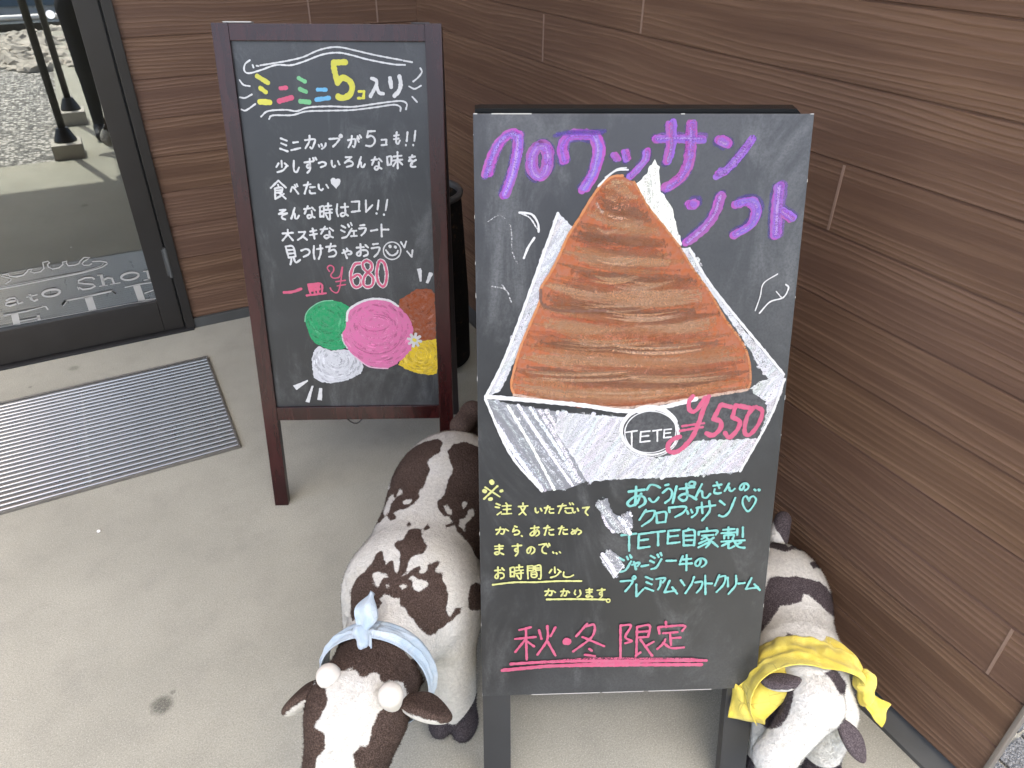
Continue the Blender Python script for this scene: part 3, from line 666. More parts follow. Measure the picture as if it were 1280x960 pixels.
 ('L','gelato_drawing'):"""12,0,1.0,0,1527,6136,1644,6338,1853,6497,2093,6588,2326,6606,2591,6551,2812,6408,2950,6184,2831,5651,2720,5234,2474,5132,2194,5105,1965,5201,1741,5329,1620,5497,1589,5705,1524,5912
13,0,1.0,0,4195,6457,4262,6617,4503,6776,4742,6913,4975,6931,5167,6890,5278,6729,5230,6488,5261,6244,5230,5396,4868,5316,4472,5341,4424,5965,4284,6294
14,0,1.0,0,1593,4824,1653,5036,1812,5244,1926,5201,2193,5093,2513,5131,2710,5108,2938,4978,3039,4721,3074,4549,2973,4377,2764,4271,2555,4165,2309,4125,2064,4084,1787,4132,1599,4265,1584,4524
15,0,1.0,0,4116,4643,4206,4835,4302,5132,4710,5338,4911,5378,5231,5425,5260,5121,5274,4608,5213,4348,4988,4308,4666,4364,4349,4489
16,0,1.0,0,2743,6267,2786,6328,2972,6467,3292,6605,3604,6643,3949,6580,4212,6416,4434,6170,4559,5923,4587,5674,4551,5340,4499,5087,4289,4877,4078,4687,3788,4531,3469,4565,3192,4633,3003,4786,2779,4980,2637,5193,2539,5446,2533,5612,2645,5777,2704,6023
0,0,1.0,0,964,4020,1412,4202,1420,4158,1057,3879
0,0,1.0,0,1514,4013,1566,4012,1392,3467,1281,3500
0,0,1.0,0,1728,3936,1817,3934,1772,3537,1632,3561
17,86,1.0,0,4675,5388,4791,5362
17,86,1.0,0,4646,5346,4707,5240
17,86,1.0,0,4598,5337,4569,5213
17,86,1.0,0,4559,5366,4456,5297
17,86,1.0,0,4552,5416,4437,5443
17,86,1.0,0,4581,5459,4521,5564
17,86,1.0,0,4629,5468,4659,5591
17,86,1.0,0,4668,5439,4771,5507
18,106,1.0,0,4598,5411,4629,5394
19,28,0.7,0,1513,5994,1551,6177,1652,6338,1873,6505,2101,6592,2365,6609
0,63,0.85,0,2702,6003,2764,6287,2972,6467,3292,6609,3605,6647,3950,6588,4193,6424
0,37,0.6,0,2531,5592,2554,5383,2655,5172
20,37,0.7,0,2854,4915,3192,4625,3468,4552,3788,4531""",
 ('R','title_lettering'):"""8,210,0.82,0,220,12801,288,13041,435,13316,605,13440,728,13403
8,212,0.82,0,728,13391,728,13216,643,12838,504,12467
8,227,0.82,0,1064,13254,965,13091,974,12876,1073,12756,1200,12850,1230,13065,1183,13228,1064,13254
8,211,0.82,0,1495,13014,1465,13216,1550,13378,1746,13420,1997,13395
8,213,0.82,0,1997,13395,2064,13190,1986,12835,1825,12566
8,156,0.82,0,2316,13109,2367,13043
8,146,0.82,0,2501,13151,2532,13032
8,173,0.82,0,2863,13158,2853,13037,2721,12872,2605,12757
9,176,0.95,0,220,12801,288,13041,435,13316,605,13440,728,13403
9,178,0.95,0,728,13391,728,13216,643,12838,504,12467
9,191,0.95,0,1064,13254,965,13091,974,12876,1073,12756,1200,12850,1230,13065,1183,13228,1064,13254
9,177,0.95,0,1495,13014,1465,13216,1550,13378,1746,13420,1997,13395
9,179,0.95,0,1997,13395,2064,13190,1986,12835,1825,12566
9,131,0.95,0,2316,13109,2367,13043
9,122,0.95,0,2501,13151,2532,13032
9,145,0.95,0,2863,13158,2853,13037,2721,12872,2605,12757
10,113,0.72,0,220,12801,288,13041,435,13316,605,13440,728,13403
10,114,0.72,0,728,13391,728,13216,643,12838,504,12467
10,123,0.72,0,1064,13254,965,13091,974,12876,1073,12756,1200,12850,1230,13065,1183,13228,1064,13254
10,114,0.72,0,1495,13014,1465,13216,1550,13378,1746,13420,1997,13395
10,115,0.72,0,1997,13395,2064,13190,1986,12835,1825,12566
10,84,0.72,0,2316,13109,2367,13043
10,79,0.72,0,2501,13151,2532,13032
10,93,0.72,0,2863,13158,2853,13037,2721,12872,2605,12757
11,42,0.6,0,220,12801,288,13041,435,13316,605,13440,728,13403
11,42,0.6,0,728,13391,728,13216,643,12838,504,12467
11,45,0.6,0,1064,13254,965,13091,974,12876,1073,12756,1200,12850,1230,13065,1183,13228,1064,13254
11,42,0.6,0,1495,13014,1465,13216,1550,13378,1746,13420,1997,13395
11,43,0.6,0,1997,13395,2064,13190,1986,12835,1825,12566
11,31,0.6,0,2316,13109,2367,13043
11,29,0.6,0,2501,13151,2532,13032
11,35,0.6,0,2863,13158,2853,13037,2721,12872,2605,12757
8,214,0.82,0,3018,13352,3238,13359,3487,13359,3768,13347
8,194,0.82,0,3237,13592,3256,13253,3208,12992
8,216,0.82,0,3585,13592,3599,13252,3569,12943,3439,12715,3219,12558
8,254,0.82,0,4078,13335,4183,13276
8,217,0.82,0,4080,12798,4180,12822,4366,13038,4582,13322
8,282,0.82,0,3651,12299,3687,12287
8,224,0.82,0,4145,12445,4076,12161,3900,11913,3630,11687
8,219,0.82,0,4451,12308,4679,12352,4790,12208,4725,11971,4466,11809
8,255,0.82,0,5139,12601,5136,12206,5158,11792
8,215,0.82,0,5224,12181,5419,12055
9,179,0.95,0,3018,13352,3238,13359,3487,13359,3768,13347
9,163,0.95,0,3237,13592,3256,13253,3208,12992
9,181,0.95,0,3585,13592,3599,13252,3569,12943,3439,12715,3219,12558
9,213,0.95,0,4078,13335,4183,13276
9,182,0.95,0,4080,12798,4180,12822,4366,13038,4582,13322
9,237,0.95,0,3651,12299,3687,12287
9,188,0.95,0,4145,12445,4076,12161,3900,11913,3630,11687
9,184,0.95,0,4451,12308,4679,12352,4790,12208,4725,11971,4466,11809
9,214,0.95,0,5139,12601,5136,12206,5158,11792
9,180,0.95,0,5224,12181,5419,12055
10,115,0.72,0,3018,13352,3238,13359,3487,13359,3768,13347
10,105,0.72,0,3237,13592,3256,13253,3208,12992
10,117,0.72,0,3585,13592,3599,13252,3569,12943,3439,12715,3219,12558
10,137,0.72,0,4078,13335,4183,13276
10,117,0.72,0,4080,12798,4180,12822,4366,13038,4582,13322
10,152,0.72,0,3651,12299,3687,12287
10,121,0.72,0,4145,12445,4076,12161,3900,11913,3630,11687
10,118,0.72,0,4451,12308,4679,12352,4790,12208,4725,11971,4466,11809
10,137,0.72,0,5139,12601,5136,12206,5158,11792
10,116,0.72,0,5224,12181,5419,12055
11,43,0.6,0,3018,13352,3238,13359,3487,13359,3768,13347
11,39,0.6,0,3237,13592,3256,13253,3208,12992
11,43,0.6,0,3585,13592,3599,13252,3569,12943,3439,12715,3219,12558
11,51,0.6,0,4078,13335,4183,13276
11,43,0.6,0,4080,12798,4180,12822,4366,13038,4582,13322
11,56,0.6,0,3651,12299,3687,12287
11,45,0.6,0,4145,12445,4076,12161,3900,11913,3630,11687
11,44,0.6,0,4451,12308,4679,12352,4790,12208,4725,11971,4466,11809
11,51,0.6,0,5139,12601,5136,12206,5158,11792
11,43,0.6,0,5224,12181,5419,12055
8,77,0.5,0,1352,13428,1666,13465,2140,13465""",
 ('R','pastry_drawing'):"""21,0,1.0,0,2989,13024,3082,12912,3133,12518,3324,12288,3544,11616,3483,11617,3162,11971,2905,12319,2655,12604,2826,12745
22,0,0.93,0,1398,12182,1652,11938,1526,11659,1381,11304,1146,10702,843,10023,595,9454,405,9067,153,8940,281,9199,534,9774,842,10583,1139,11425
22,0,0.8,0,3497,11587,3679,11586,4145,10859,4767,10105,5539,9322,5572,9124,5365,9127,5134,9393,4712,10010,4154,10736
23,0,0.42,0,140,8940,530,8835,1481,8654,2637,8515,1812,8109,2026,7307,1636,7139,1177,7113,590,7857
22,0,0.9,0,1481,8654,2636,8535,3082,8629,3843,8817,4922,9034,5165,9195,5552,9321,5540,8991,5357,8525,5198,8118,4861,7427,3805,7342,2486,7319,2027,7272,1754,7767,1390,8320
24,0,1.0,0,3077,8729,3522,8822,4027,8961,4603,8992,4987,9033,5027,8946,5254,8796,5299,8593,5245,8323,5201,8083,4415,8063,4022,8070,3709,7834,3516,7768,3256,7738,2924,7842,2719,8059,2645,8299,2700,8534,2887,8685
25,0,1.0,0,2472,12774,2652,12689,2776,12547,2907,12290,3160,12000,3483,11617,3751,11227,4088,10798,4369,10361,4720,9915,4874,9591,4940,9199,4922,9034,4349,8956,3713,8853,3202,8794,2628,8730,2052,8778,1479,8840,971,8914,656,8998,594,9195,688,9581,781,9898,934,10272,1085,10642,1114,10885,1292,11185,1439,11482,1583,11805,1784,12123,1954,12408,2125,12634,2297,12758
26,42,0.7,0,2472,12774,2297,12758,2125,12634,1954,12408,1784,12123,1583,11805,1439,11482,1292,11185,1126,10916,1115,10703,934,10272,781,9898,688,9581,606,9195,656,9011
26,37,0.6,0,2664,12678,2907,12290,3160,12000,3483,11617,3751,11227,4088,10798,4369,10361,4720,9915,4874,9591,4940,9199,4907,9054
27,52,0.6,0,656,8998,1479,8840,2629,8723,3713,8853,4909,9034
0,29,0.8,0,2556,12869,2410,12869,2266,12802,2067,12606
0,23,0.7,0,2526,12902,2380,12880,2180,12747
0,78,0.9,0,153,8973,1797,8796,2631,8663,3271,8706,3969,8869
0,46,0.8,0,140,8927,590,7857,1177,7113
0,47,0.85,0,5562,9223,5361,8491,4893,7440
0,49,0.9,0,1399,12170,1139,11425,534,9774,153,8973
0,44,0.85,0,3668,11574,4144,10871,5541,9309
27,41,0.5,0,2045,12339,2126,12207,2319,12109,2559,12073
28,49,0.7,0,1120,10885,1146,10641,1392,10528,1760,10500,2252,10507
28,42,0.35,0,2152,11743,2513,11711,2930,11797
28,42,0.3,0,1916,11597,2339,11523,2758,11621
28,43,0.4,0,2475,11116,2967,11021,3508,11198
29,92,0.45,0,2232,12589,2417,12679,2608,12599
28,53,0.45,0,2147,12305,2364,12178,2614,12176,2834,12313
29,70,0.4,0,2213,12441,2429,12349,2698,12428
28,49,0.3,0,2365,10783,3102,10776,3828,10984
0,18,0.45,0,220,12044,427,12140,602,11955,631,11547,720,11339
0,35,0.8,0,750,12185,956,12155,1063,12011,1076,11866
0,23,0.6,0,779,12173,927,12098,1046,11924
0,36,0.9,0,1006,11767,899,11604,828,11427
0,18,0.5,0,268,10953,508,10891,611,10677
0,18,0.5,0,449,10982,569,10817
0,18,0.15,0,354,10526,505,10277,535,10090
0,19,0.7,0,5248,11124,5016,10962,4975,10728,4910,10481
0,25,0.7,0,4989,10436,5159,10634,5388,10712,5465,10878,5409,10940
0,19,0.6,0,5371,10694,5253,10818
0,30,0.85,0,3672,8240,3660,8119,3610,8008,3525,7914,3412,7845,3280,7806,3138,7800,2997,7828,2869,7887,2761,7973,2684,8079,2641,8197,2636,8319,2670,8435,2738,8536,2837,8617,2959,8670,3095,8692,3235,8681,3370,8639,3488,8568,3583,8473,3645,8361,3672,8240
0,20,0.8,0,3660,8227,3648,8114,3601,8009,3522,7921,3416,7856,3292,7819,3159,7814,3027,7840,2907,7895,2806,7976,2733,8076,2693,8187,2688,8301,2720,8409,2784,8505,2877,8580,2991,8630,3119,8651,3250,8641,3376,8601,3488,8534,3576,8445,3635,8340,3660,8227
0,20,0.6,0,3698,8233,3685,8103,3631,7983,3541,7882,3419,7807,3277,7765,3124,7759,2973,7789,2834,7853,2719,7945,2636,8060,2590,8187,2585,8317,2621,8442,2695,8551,2801,8637,2932,8694,3078,8718,3229,8707,3373,8662,3501,8585,3602,8483,3670,8363,3698,8233
0,17,0.7,0,3631,8268,3619,8152,3571,8045,3490,7954,3381,7888,3254,7851,3118,7845,2982,7872,2859,7929,2755,8011,2681,8113,2640,8227,2635,8344,2667,8455,2733,8553,2829,8630,2946,8681,3077,8702,3212,8692,3341,8652,3455,8583,3546,8492,3606,8384,3631,8268
0,40,0.75,0,2737,7997,2664,8108,2626,8229,2623,8353,2655,8471,2721,8576,2816,8660,2933,8718,3065,8746,3202,8743,3336,8708,3458,8644,3560,8554,3634,8446""",
 ('R','badge_lettering'):"""0,30,1.0,0,2706,8251,2911,8278
0,30,1.0,0,2813,8261,2825,7972
0,30,1.0,0,2980,8254,2977,8059
0,30,1.0,0,2980,8254,3147,8269
0,30,1.0,0,2980,8163,3129,8179
0,30,1.0,0,2977,8054,3157,8074
0,30,1.0,0,3203,8271,3360,8291
0,30,1.0,0,3285,8278,3296,8067
0,30,1.0,0,3413,8288,3413,8135
0,30,1.0,0,3413,8288,3542,8300
0,30,1.0,0,3414,8217,3528,8229
0,30,1.0,0,3413,8131,3551,8147""",
 ('R','price_lettering'):"""7,79,1.0,0,3904,8925,3838,8826,3854,8675,3935,8629,4026,8710,4123,8896
7,90,1.0,0,4194,8915,4104,8646,4046,8419,3942,8140,3761,7911,3617,7841,3504,7890,3514,8019,3602,8107,3710,8149
7,42,1.0,0,3739,8353,4145,8405
7,48,1.0,0,3703,8262,4125,8329
7,84,1.0,0,4621,8708,4440,8754
7,84,1.0,0,4430,8754,4309,8486
7,90,1.0,0,4309,8486,4450,8425,4442,8272,4313,8164,4202,8207
7,89,1.0,0,4981,8683,4703,8737
7,80,1.0,0,4699,8737,4661,8511
7,85,1.0,0,4661,8511,4808,8419,4756,8241,4631,8115,4545,8212
7,80,1.0,0,5036,8694,4930,8506,4913,8213,5015,8167,5162,8375,5206,8616,5084,8701""",
 ('R','notice_lettering'):"""5,100,1.0,0,237,7324,245,7306
5,83,1.0,0,97,7144,111,7132
5,66,1.0,0,409,7133,426,7139
5,70,1.0,0,198,6971,227,6979
5,31,0.9,0,114,7218,385,7019
5,39,0.8,0,345,7236,91,6980
5,32,1.0,0,317,6881,392,6848
5,32,1.0,0,301,6813,374,6797
5,32,1.0,0,336,6655,409,6706
5,32,1.0,0,501,6889,525,6855
5,32,1.0,0,434,6829,597,6834
5,32,1.0,0,452,6757,588,6764
5,32,1.0,0,519,6822,518,6675
5,32,1.0,0,421,6665,603,6673
5,32,1.0,0,818,6882,822,6838
5,32,1.0,0,734,6811,910,6822
5,32,1.0,0,866,6808,813,6708,748,6646
5,32,1.0,0,778,6791,831,6693,875,6638
5,32,1.0,0,1052,6773,1059,6703,1090,6673,1108,6697
5,32,1.0,0,1150,6765,1175,6712
5,32,1.0,0,1222,6773,1327,6786
5,32,1.0,0,1288,6814,1237,6663
5,32,1.0,0,1319,6745,1394,6748
5,32,1.0,0,1314,6704,1329,6668,1399,6667
5,32,1.0,0,1476,6800,1629,6814
5,32,1.0,0,1567,6849,1494,6657
5,32,1.0,0,1614,6755,1727,6761
5,32,1.0,0,1615,6705,1647,6660,1738,6660
5,32,1.0,0,1695,6862,1714,6829
5,32,1.0,0,1744,6861,1769,6832
5,32,1.0,0,1753,6757,1761,6688,1789,6657,1806,6681
5,32,1.0,0,1844,6750,1867,6696
5,32,1.0,0,1945,6756,2068,6773
5,32,1.0,0,2068,6773,2012,6707,2004,6657,2047,6605
5,32,1.0,0,308,6343,453,6350,464,6303,440,6251,404,6260
5,32,1.0,0,393,6393,375,6319,319,6247
5,32,1.0,0,489,6354,544,6315
5,32,1.0,0,661,6410,708,6391
5,32,1.0,0,649,6366,628,6293
5,33,1.0,0,628,6293,705,6327,757,6283,720,6239,657,6232
5,33,1.0,0,792,6207,805,6195
5,33,1.0,0,968,6357,1121,6374
5,33,1.0,0,1040,6406,1032,6216
5,33,1.0,0,1089,6333,1046,6237,981,6206,959,6243,1031,6305,1113,6298,1126,6235,1072,6194
5,33,1.0,0,1215,6353,1328,6370
5,33,1.0,0,1286,6407,1232,6209
5,33,1.0,0,1319,6316,1400,6321
5,33,1.0,0,1314,6263,1329,6216,1405,6214
5,33,1.0,0,1494,6342,1596,6357
5,33,1.0,0,1558,6389,1509,6218
5,33,1.0,0,1588,6311,1662,6314
5,33,1.0,0,1584,6265,1598,6225,1667,6223
5,33,1.0,0,1760,6318,1818,6226
5,33,1.0,0,1857,6335,1821,6255,1765,6217,1742,6250,1817,6296,1896,6297,1931,6258,1879,6210""",
 ('R','notice_lettering#2'):"""5,33,1.0,0,284,5996,445,6001
5,33,1.0,0,292,5940,432,5947
5,33,1.0,0,368,6032,367,5854,313,5824,282,5858,345,5876,449,5821
5,33,1.0,0,616,5993,794,6003
5,33,1.0,0,719,6035,723,5910,687,5874,666,5912,696,5941,726,5910,723,5848,678,5786
5,33,1.0,0,972,5954,961,5873,923,5833,896,5880,931,5946,991,5969,1042,5925,1033,5861,984,5819
5,33,1.0,0,1128,6008,1267,6029
5,33,1.0,0,1267,6029,1190,5936,1201,5849,1269,5819
5,33,1.0,0,1283,5998,1300,5957
5,33,1.0,0,1315,6032,1332,5984
5,33,1.0,0,1393,5851,1411,5825
5,33,1.0,0,1456,5830,1474,5807
5,33,1.0,0,1521,5848,1540,5828
5,33,1.0,0,279,5480,393,5490
5,33,1.0,0,340,5554,340,5341,305,5312,282,5355,352,5424,440,5414,452,5338,391,5302
5,33,1.0,0,417,5532,458,5481
5,33,1.0,0,576,5527,583,5338
5,33,1.0,0,576,5527,656,5531,651,5336
5,33,1.0,0,576,5439,651,5443
5,33,1.0,0,583,5345,651,5349
5,33,1.0,0,689,5536,814,5546
5,33,1.0,0,747,5591,747,5479
5,33,1.0,0,671,5468,827,5476
5,33,1.0,0,676,5405,827,5414
5,33,1.0,0,782,5453,782,5292,739,5302
5,33,1.0,0,701,5373,727,5328
5,33,1.0,0,908,5563,919,5288
5,33,1.0,0,908,5557,1015,5560,1015,5469,913,5466
5,33,1.0,0,913,5517,1010,5515
5,33,1.0,0,1056,5559,1062,5468
5,33,1.0,0,1056,5559,1158,5556,1166,5293,1124,5283
5,33,1.0,0,1061,5513,1154,5511
5,33,1.0,0,1062,5468,1154,5471
5,33,1.0,0,985,5424,1077,5427,1078,5324,991,5326,985,5424
5,33,1.0,0,990,5378,1078,5379
5,33,1.0,0,1432,5525,1441,5401
5,33,1.0,0,1377,5477,1333,5403
5,33,1.0,0,1493,5474,1557,5420
5,34,1.0,0,1535,5421,1468,5339,1357,5301
5,34,1.0,0,1610,5411,1607,5336,1654,5305,1729,5306,1799,5342
5,37,1.0,0,235,5174,645,5215,1081,5208,1519,5220,1958,5208
5,34,1.0,0,1250,5003,1374,5009,1385,4963,1365,4913,1334,4921
5,34,1.0,0,1322,5051,1308,4979,1261,4909
5,34,1.0,0,1406,5012,1454,4975
5,34,1.0,0,1557,4990,1662,4998,1672,4947,1655,4893,1629,4902
5,34,1.0,0,1618,5042,1607,4965,1568,4888
5,34,1.0,0,1688,5001,1729,4961
5,34,1.0,0,1843,5011,1827,4942,1848,4915
5,34,1.0,0,1931,5009,1951,4930,1920,4877,1884,4854
5,34,1.0,0,2053,5009,2176,5013
5,34,1.0,0,2061,4958,2168,4964
5,34,1.0,0,2116,5041,2121,4881,2080,4854,2056,4884,2104,4900,2185,4851
5,34,1.0,0,2274,4997,2423,5006
5,34,1.0,0,2360,5034,2366,4925,2337,4893,2318,4926,2343,4952,2369,4925,2368,4870,2332,4816
5,28,1.0,0,2531,4760,2522,4734,2497,4724,2471,4736,2460,4763,2470,4789,2495,4799,2521,4787,2531,4760
5,40,1.0,0,1286,4824,1856,4815,2444,4788""",
 ('R','description_lettering'):"""6,50,1.0,0,2804,7072,3104,7107
6,51,1.0,0,2941,7168,2940,6794
6,51,1.0,0,3044,7025,2967,6835,2841,6775,2795,6847,2932,6969,3093,6958,3124,6832,3020,6750
6,43,1.0,0,3149,7102,3206,7199,3306,7190,3396,7139
6,43,1.0,0,3195,6925,3261,6852,3323,6869,3377,6942
6,43,1.0,0,3491,7188,3552,7202
6,43,1.0,0,3449,7035,3553,7120,3627,7050,3605,6919,3506,6826
6,48,1.0,0,3705,7161,3653,6825
6,48,1.0,0,3769,7108,4042,7137
6,48,1.0,0,3885,7209,3922,6941,3855,6864,3759,6936,3862,7003,4004,6948,4100,6885
6,48,1.0,0,3926,7199,3974,7250,4046,7231,4030,7163,3948,7173,3926,7199
6,43,1.0,0,4185,7197,4075,6917
6,43,1.0,0,4075,6917,4147,7051,4196,7042,4218,6937,4291,6918,4357,6996
6,43,1.0,0,4404,7157,4558,7181
6,43,1.0,0,4463,7229,4524,7108
6,43,1.0,0,4436,7087,4432,7022,4494,6998,4559,7010
6,43,1.0,0,4702,7199,4628,7046
6,43,1.0,0,4628,7046,4676,7119,4709,7114,4723,7057,4772,7046,4816,7089
6,43,1.0,0,4991,7178,4985,7102,4945,7064,4910,7108,4945,7171,5013,7192,5074,7151,5069,7090,5016,7051
6,50,1.0,0,5197,7064,5218,7048
6,50,1.0,0,5274,7062,5295,7047
6,44,1.0,0,3149,6693,3034,6486
6,44,1.0,0,3135,6653,3314,6662,3272,6504,3087,6355
6,44,1.0,0,3351,6619,3373,6414
6,44,1.0,0,3351,6619,3531,6633,3535,6428
6,44,1.0,0,3373,6419,3534,6433
6,44,1.0,0,3584,6731,3603,6632
6,44,1.0,0,3585,6726,3896,6741,3870,6626,3719,6531
6,44,1.0,0,3937,6651,3963,6589
6,44,1.0,0,4010,6675,4041,6614
6,44,1.0,0,4138,6697,4122,6596,4036,6516
6,44,1.0,0,4113,6712,4470,6757
6,44,1.0,0,4206,6818,4236,6600
6,44,1.0,0,4348,6847,4370,6646,4239,6446
6,44,1.0,0,4550,6849,4651,6765
6,44,1.0,0,4557,6546,4654,6521,4755,6629,4843,6901
6,38,1.0,0,5112,6837,5051,6929,4994,6891,4996,6775,5062,6657,5125,6621,5211,6744,5244,6860,5190,6926,5130,6901,5112,6829
6,44,1.0,0,2699,6171,2988,6201
6,44,1.0,0,2849,6182,2864,5839
6,44,1.0,0,3038,6186,3037,5895
6,44,1.0,0,3038,6186,3240,6208
6,44,1.0,0,3039,6051,3219,6074
6,45,1.0,0,3037,5888,3255,5917
6,44,1.0,0,3263,6216,3535,6240
6,44,1.0,0,3405,6225,3420,5938
6,44,1.0,0,3602,6241,3602,5979
6,44,1.0,0,3602,6241,3817,6260
6,44,1.0,0,3604,6119,3795,6139
6,45,1.0,0,3603,5973,3833,5998
6,44,1.0,0,3988,6282,3960,6240
6,45,1.0,0,3890,6230,3920,5920
6,45,1.0,0,3890,6230,4101,6236,4117,5922
6,45,1.0,0,3907,6132,4098,6135
6,45,1.0,0,3912,6037,4104,6040
6,45,1.0,0,3919,5927,4116,5930
6,44,1.0,0,4342,6287,4353,6230
6,45,1.0,0,4195,6143,4190,6209
6,45,1.0,0,4190,6209,4538,6225,4525,6143
6,45,1.0,0,4259,6125,4478,6136
6,45,1.0,0,4368,6131,4256,6051
6,45,1.0,0,4339,6098,4419,5977,4355,5874
6,45,1.0,0,4375,6040,4215,5961
6,45,1.0,0,4399,5981,4205,5878
6,45,1.0,0,4490,6078,4415,6022
6,45,1.0,0,4414,6039,4583,5885
6,45,1.0,0,4665,6240,4880,6252
6,45,1.0,0,4760,6291,4778,6060
6,45,1.0,0,4634,6170,4904,6181
6,45,1.0,0,4693,6115,4697,6053
6,45,1.0,0,4692,6124,4872,6128,4868,6066
6,45,1.0,0,4934,6251,4944,6127
6,45,1.0,0,5040,6284,5057,6080
6,45,1.0,0,4860,6058,4872,6022
6,45,1.0,0,4648,5991,5099,6007
6,45,1.0,0,4851,5995,4664,5902
6,45,1.0,0,4787,5952,4804,5844,4905,5887
6,45,1.0,0,5035,5964,4948,5922
6,45,1.0,0,4896,5994,4983,5876,5113,5846
6,45,1.0,0,2682,5688,2770,5635
6,45,1.0,0,2673,5579,2758,5533
6,45,1.0,0,2706,5388,2814,5429,2911,5610
6,45,1.0,0,2824,5714,2852,5655
6,45,1.0,0,2884,5749,2913,5690
6,45,1.0,0,2936,5536,3050,5582,3077,5560,3039,5503
6,45,1.0,0,2964,5599,3014,5434
6,45,1.0,0,3115,5499,3249,5524
6,45,1.0,0,3287,5722,3369,5671
6,45,1.0,0,3281,5617,3359,5573
6,45,1.0,0,3314,5434,3413,5474,3499,5647
6,45,1.0,0,3418,5746,3445,5690
6,45,1.0,0,3473,5779,3500,5723
6,45,1.0,0,3599,5606,3783,5605
6,45,1.0,0,3914,5696,3872,5575
6,45,1.0,0,3898,5624,4079,5639
6,45,1.0,0,3860,5526,4105,5539
6,45,1.0,0,3986,5721,4002,5389
6,45,1.0,0,4269,5622,4261,5522,4210,5472,4166,5530,4211,5612,4296,5640,4372,5585,4365,5506,4298,5455
6,43,1.0,0,2724,5184,2946,5188,2921,5093,2822,4959
6,43,1.0,0,2952,5256,2986,5295,3018,5254,2984,5221,2952,5256
6,43,1.0,0,3034,5108,3048,4842
6,43,1.0,0,3048,4842,3177,4996
6,43,1.0,0,3210,5267,3345,5208
6,43,1.0,0,3228,5152,3338,5100
6,43,1.0,0,3210,5028,3376,4957
6,43,1.0,0,3422,5214,3596,5230,3553,5132
6,43,1.0,0,3512,5177,3504,5060,3466,4982
6,43,1.0,0,3686,5172,3598,4916
6,43,1.0,0,3598,4916,3816,4951
6,43,1.0,0,3745,5027,3851,4880
6,43,1.0,0,3905,5177,3985,5059
6,43,1.0,0,4163,5242,4121,5081,4015,4884
6,43,1.0,0,4193,5119,4331,5127,4316,5003,4239,4892
6,43,1.0,0,4381,5263,4415,4853
6,43,1.0,0,4402,5092,4532,5088
6,43,1.0,0,4660,5270,4587,5039
6,43,1.0,0,4652,5225,4781,5236,4759,5061,4632,4894
6,43,1.0,0,4830,5211,4852,5009
6,44,1.0,0,4991,5247,5003,5045,4875,4846
6,44,1.0,0,5052,5069,5178,5082
6,44,1.0,0,5305,5184,5212,4947
6,44,1.0,0,5212,4947,5453,4977
6,44,1.0,0,5373,5049,5493,4912""",
 ('R','season_lettering'):"""7,48,1.0,0,979,4212,752,4157
7,49,1.0,0,671,3956,1077,3990
7,49,1.0,0,882,4168,900,3474
7,49,1.0,0,882,3950,671,3657
7,49,1.0,0,915,3886,1046,3771
7,49,1.0,0,1141,4145,1192,3940
7,49,1.0,0,1465,4197,1370,3997
7,49,1.0,0,1303,4233,1306,3921,1113,3579
7,49,1.0,0,1306,3889,1474,3551
7,49,1.0,0,2092,4257,1882,3979
7,49,1.0,0,2075,4198,2235,4223,2193,3954,1828,3632
7,49,1.0,0,2007,3960,2448,3734
7,49,1.0,0,2150,3683,2202,3635
7,50,1.0,0,2066,3548,2267,3511
7,49,1.0,0,2759,4181,2787,3432
7,49,1.0,0,2758,4197,2965,4190,2865,3936,2994,3835,2871,3790
7,49,1.0,0,3091,4155,3106,3488
7,49,1.0,0,3091,4155,3339,4179,3323,3922
7,49,1.0,0,3110,4041,3317,4051
7,49,1.0,0,3115,3912,3323,3922
7,50,1.0,0,3092,3488,3187,3567
7,50,1.0,0,3173,3862,3429,3477
7,49,1.0,0,3440,3804,3292,3711
7,49,1.0,0,3661,4257,3678,4132
7,49,1.0,0,3548,3986,3518,4137
7,49,1.0,0,3518,4137,4028,4159,4003,4034
7,49,1.0,0,3622,3996,3909,4012
7,49,1.0,0,3760,3992,3798,3713
7,49,1.0,0,3777,3878,3980,3884
7,50,1.0,0,3672,3856,3645,3769,3523,3633
7,50,1.0,0,3633,3782,3801,3650,4059,3654
7,166,1.0,0,1685,3868,1713,3859
7,77,0.9,0,412,3235,1003,3285,1532,3308,2951,3281,4448,3240
7,65,0.85,0,581,3381,1178,3402,1883,3407,2948,3372,4539,3332
7,46,0.55,0,1178,3390,1883,3448,2590,3445,4339,3375
7,54,0.8,0,440,3259,1885,3325,4304,3360""",
 ('R','heart_hatching'):"""23,0,0.42,0,2175,6868,2412,6953,2461,6772,2515,6662,2687,6530,2848,6698,2909,6434,2843,6170,2682,6237,2531,6215,2424,6372,2300,6612
23,0,0.36,0,2302,5743,2491,5881,2621,5773,2723,5582,2761,5505,2598,5261,2454,5475
0,22,0.6,0,2310,5724,2591,5261
0,22,0.6,0,2591,5261,2761,5505""",
}

